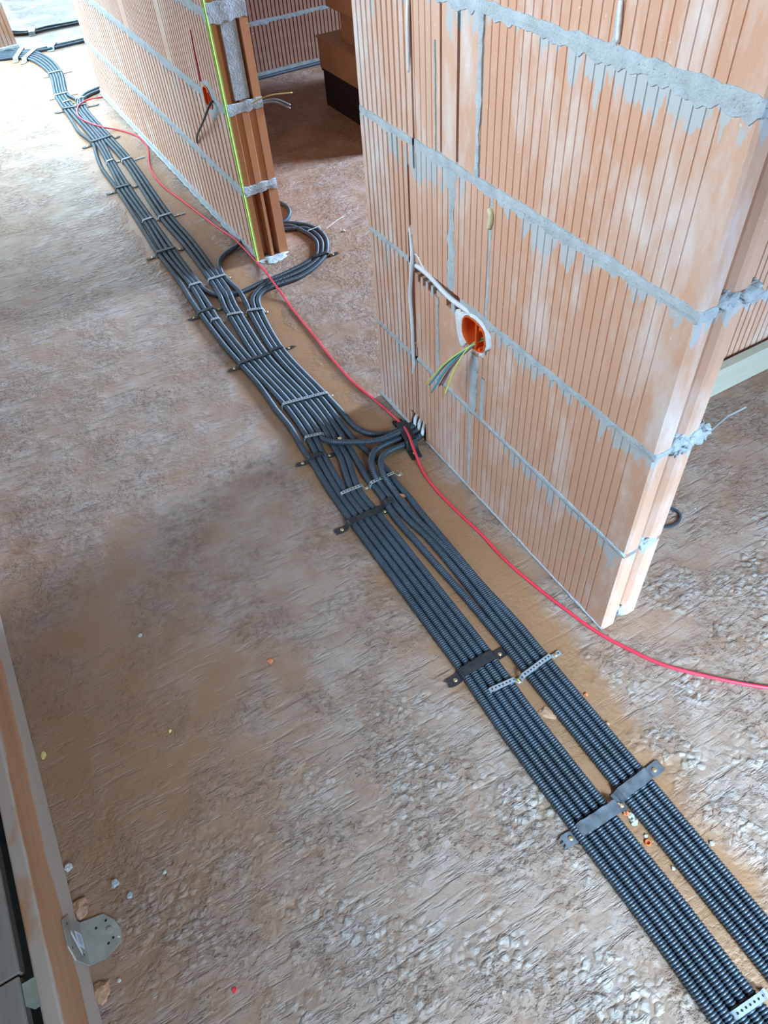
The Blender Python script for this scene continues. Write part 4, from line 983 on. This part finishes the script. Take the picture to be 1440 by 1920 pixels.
for y, z in ((0.508, 0.066), (0.468, 0.020), (0.470, 0.066)):
    m = MB(); m.add(disc((-0.3686, y, z), 0.0022, (1, 0, 0)), [tuple(range(10))]); put(root, m.build('hole', HOLE))
m = MB(); m.tube([(-0.328, 0.487, 0.003), (-0.328, 0.487, 0.0062)], 0.0048, 12); put(root, m.build('screw', STEEL))
m = MB(); m.box((-0.3688, 0.479, 0.010), (-0.3684, 0.503, 0.038)); o = m.build('sticker', STICKER); o['label'] = 'pale blue printed sticker'; put(root, o)
m = MB(); m.box((-0.3683, 0.483, 0.016), (-0.3681, 0.499, 0.032)); put(root, m.build('print', GREYP))
m = MB(); m.add([(-0.3685, 0.500, 0.056), (-0.3685, 0.492, 0.060), (-0.3685, 0.464, 0.030), (-0.3685, 0.472, 0.026)], [(0, 1, 2, 3)]); o = m.build('chalk_mark', WHITE); put(root, o)

# ------------------------------------------------------------------ bits of debris
def chip(p, r, mat, label, name, cat, flat=0.4, seed=0, long=1.0, ang=0.0):
    m = MB(); st = 6
    vs = []; fs = []
    for i in range(st + 1):
        th = math.pi * i / st
        for j in range(st * 2):
            ph = math.pi * j / st
            d = Vector((math.sin(th)*math.cos(ph), math.sin(th)*math.sin(ph), math.cos(th)))
            k = 1 + 0.6 * noise.noise(d * 1.8 + Vector((seed * 3.3, 1, 0)))
            x = d.x * r * k * long; y = d.y * r * k; z = d.z * r * k * flat
            vs.append((p[0] + x*math.cos(ang) - y*math.sin(ang), p[1] + x*math.sin(ang) + y*math.cos(ang), max(0.0, p[2] + r*flat*0.7 + z)))
    w2 = st*2
    for i in range(st):
        for j in range(w2): fs.append((i*w2+j, (i+1)*w2+j, (i+1)*w2+(j+1) % w2, i*w2+(j+1) % w2))
    m.add(vs, fs); return tag(m.build(name, mat), label, cat, 'loose chips and stones on the floor')
chip((0.099,0.804,0), 0.006, CHIP_C, 'small orange clay chip on the bare floor left of the conduits', 'clay_chip', 'chip', 0.35, 1)
chip((-0.117,1.011,0), 0.005, CHIP_P, 'pale greenish stone chip on the dusty floor at the left', 'stone_chip', 'chip', 0.5, 2)
chip((-0.131,0.767,0), 0.003, CHIP_Y, 'tiny yellow crumb on the dusty floor at the left', 'yellow_crumb', 'crumb', 0.5, 3)
chip((0.51,0.415,0), 0.011, CHIP_W, 'diamond-shaped brown splinter in the gap between the bundles', 'wood_splinter', 'chip', 0.18, 4, 1.5, -1.0)
chip((-0.359,0.849,0), 0.005, CHIP_Y, 'yellow crumb beside the standing board, middle of its length', 'yellow_crumb', 'crumb', 0.4, 5, 1.6, 1.4)
chip((-0.365,0.62,0), 0.007, CHIP_P, 'pale stone at the foot of the standing board above the bracket', 'pebble', 'stone', 0.6, 6)
chip((-0.301,0.553,0), 0.007, CHIP_G, 'grey stone on the floor above the steel bracket', 'pebble', 'stone', 0.5, 7)
chip((-0.285,0.522,0), 0.005, CHIP_G, 'smaller grey stone to the right of the steel bracket', 'pebble', 'stone', 0.5, 8)
chip((-0.362,0.544,0), 0.013, CHIP_W, 'brown brick fragment wedged at the board above the bracket', 'brick_fragment', 'fragment', 0.4, 9, 1.3, 1.3)
chip((-0.364,0.409,0), 0.012, CHIP_W, 'brown brick fragment wedged at the board below the bracket', 'brick_fragment', 'fragment', 0.4, 10, 1.3, 1.0)
chip((-0.318,0.471,0), 0.003, CHIP_P, 'white bead beside the steel bracket', 'pebble', 'stone', 0.8, 11)
chip((-0.335,0.411,0), 0.003, CHIP_P, 'white bead below the steel bracket', 'pebble', 'stone', 0.8, 12)
chip((-0.222,0.526,0), 0.003, CHIP_P, 'white bead on the floor well right of the bracket', 'pebble', 'stone', 0.8, 13)
chip((-0.182,0.307,0), 0.004, CHIP_R, 'tiny red plastic scrap on the gravelly floor near the bottom', 'red_scrap', 'scrap', 0.4, 14)
chip((0.511,0.192,0), 0.006, CHIP_P, 'white angular chip in the dusty gap below the wide straps', 'stone_chip', 'chip', 0.5, 15)
chip((0.509,0.182,0), 0.007, CHIP_P, 'greenish white chip touching the other in the gap below the straps', 'stone_chip', 'chip', 0.5, 16)
chip((0.507,0.199,0), 0.006, CHIP_C, 'orange crumb of clay in the gap below the wide straps', 'clay_chip', 'chip', 0.5, 17)
chip((0.505,0.216,0), 0.006, CHIP_W, 'brown crumb in the gap between the two wide straps', 'clay_chip', 'chip', 0.6, 18)
chip((0.594,0.09,0), 0.004, CHIP_P, 'pale stone right of the right bundle near the edge of the dust', 'pebble', 'stone', 0.6, 19)
chip((0.51,0.155,0), 0.003, CHIP_P, 'small white stone just above the orange ring', 'pebble', 'stone', 0.6, 20)
chip((0.512,0.094,0), 0.003, CHIP_P, 'white crumb in the dusty gap near the bottom', 'pebble', 'stone', 0.6, 21)
chip((0.505,0.5,0), 0.006, CHIP_Y, 'yellow plug lying at the right end of the grey band', 'yellow_plug', 'plug', 0.6, 22)
chip((0.52,1.291,0.03), 0.005, CHIP_Y, 'yellow plug resting on the conduits behind the crossing one', 'yellow_plug', 'plug', 0.5, 23)
chip((0.596,0.408,0), 0.004, CHIP_C, 'orange chip beside the right bundle below the big wall', 'clay_chip', 'chip', 0.5, 24)
chip((0.591,0.341,0), 0.004, CHIP_W, 'dark brown crumb right of the right bundle', 'clay_chip', 'chip', 0.5, 25)
chip((0.56,1.039,0.016), 0.004, CHIP_C, 'pinkish chip lying on the conduits below the bent pair', 'clay_chip', 'chip', 0.4, 26, 2.0, 1.9)
chip((0.931,2.488,0), 0.012, CHIP_P, 'pale lump of mortar inside the conduit coil', 'mortar_crumb', 'crumb', 0.4, 27)
chip((1.069,2.314,0), 0.006, CHIP_P, 'white stone on the pinkish floor right of the coil', 'pebble', 'stone', 0.6, 28)
chip((0.757,0.978,0), 0.005, CHIP_P, 'pale pebble at the foot of the big wall beside the red cable', 'pebble', 'stone', 0.6, 29)
chip((1.12,0.641,0), 0.003, CHIP_P, 'white speck on the grey floor right of the black ring', 'pebble', 'stone', 0.6, 30)
# orange ring washer
m = MB(); c = Vector((0.505,0.145,0.002)); m.tube([c + Vector((0.0042*math.cos(a), 0.0042*math.sin(a), 0)) for a in [2*math.pi*k/16 for k in range(17)]], 0.0014, 6, cap=False)
tag(m.build('orange_washer', ORANGE), 'tiny orange ring in the dusty gap between the bundles near the bottom', 'ring')
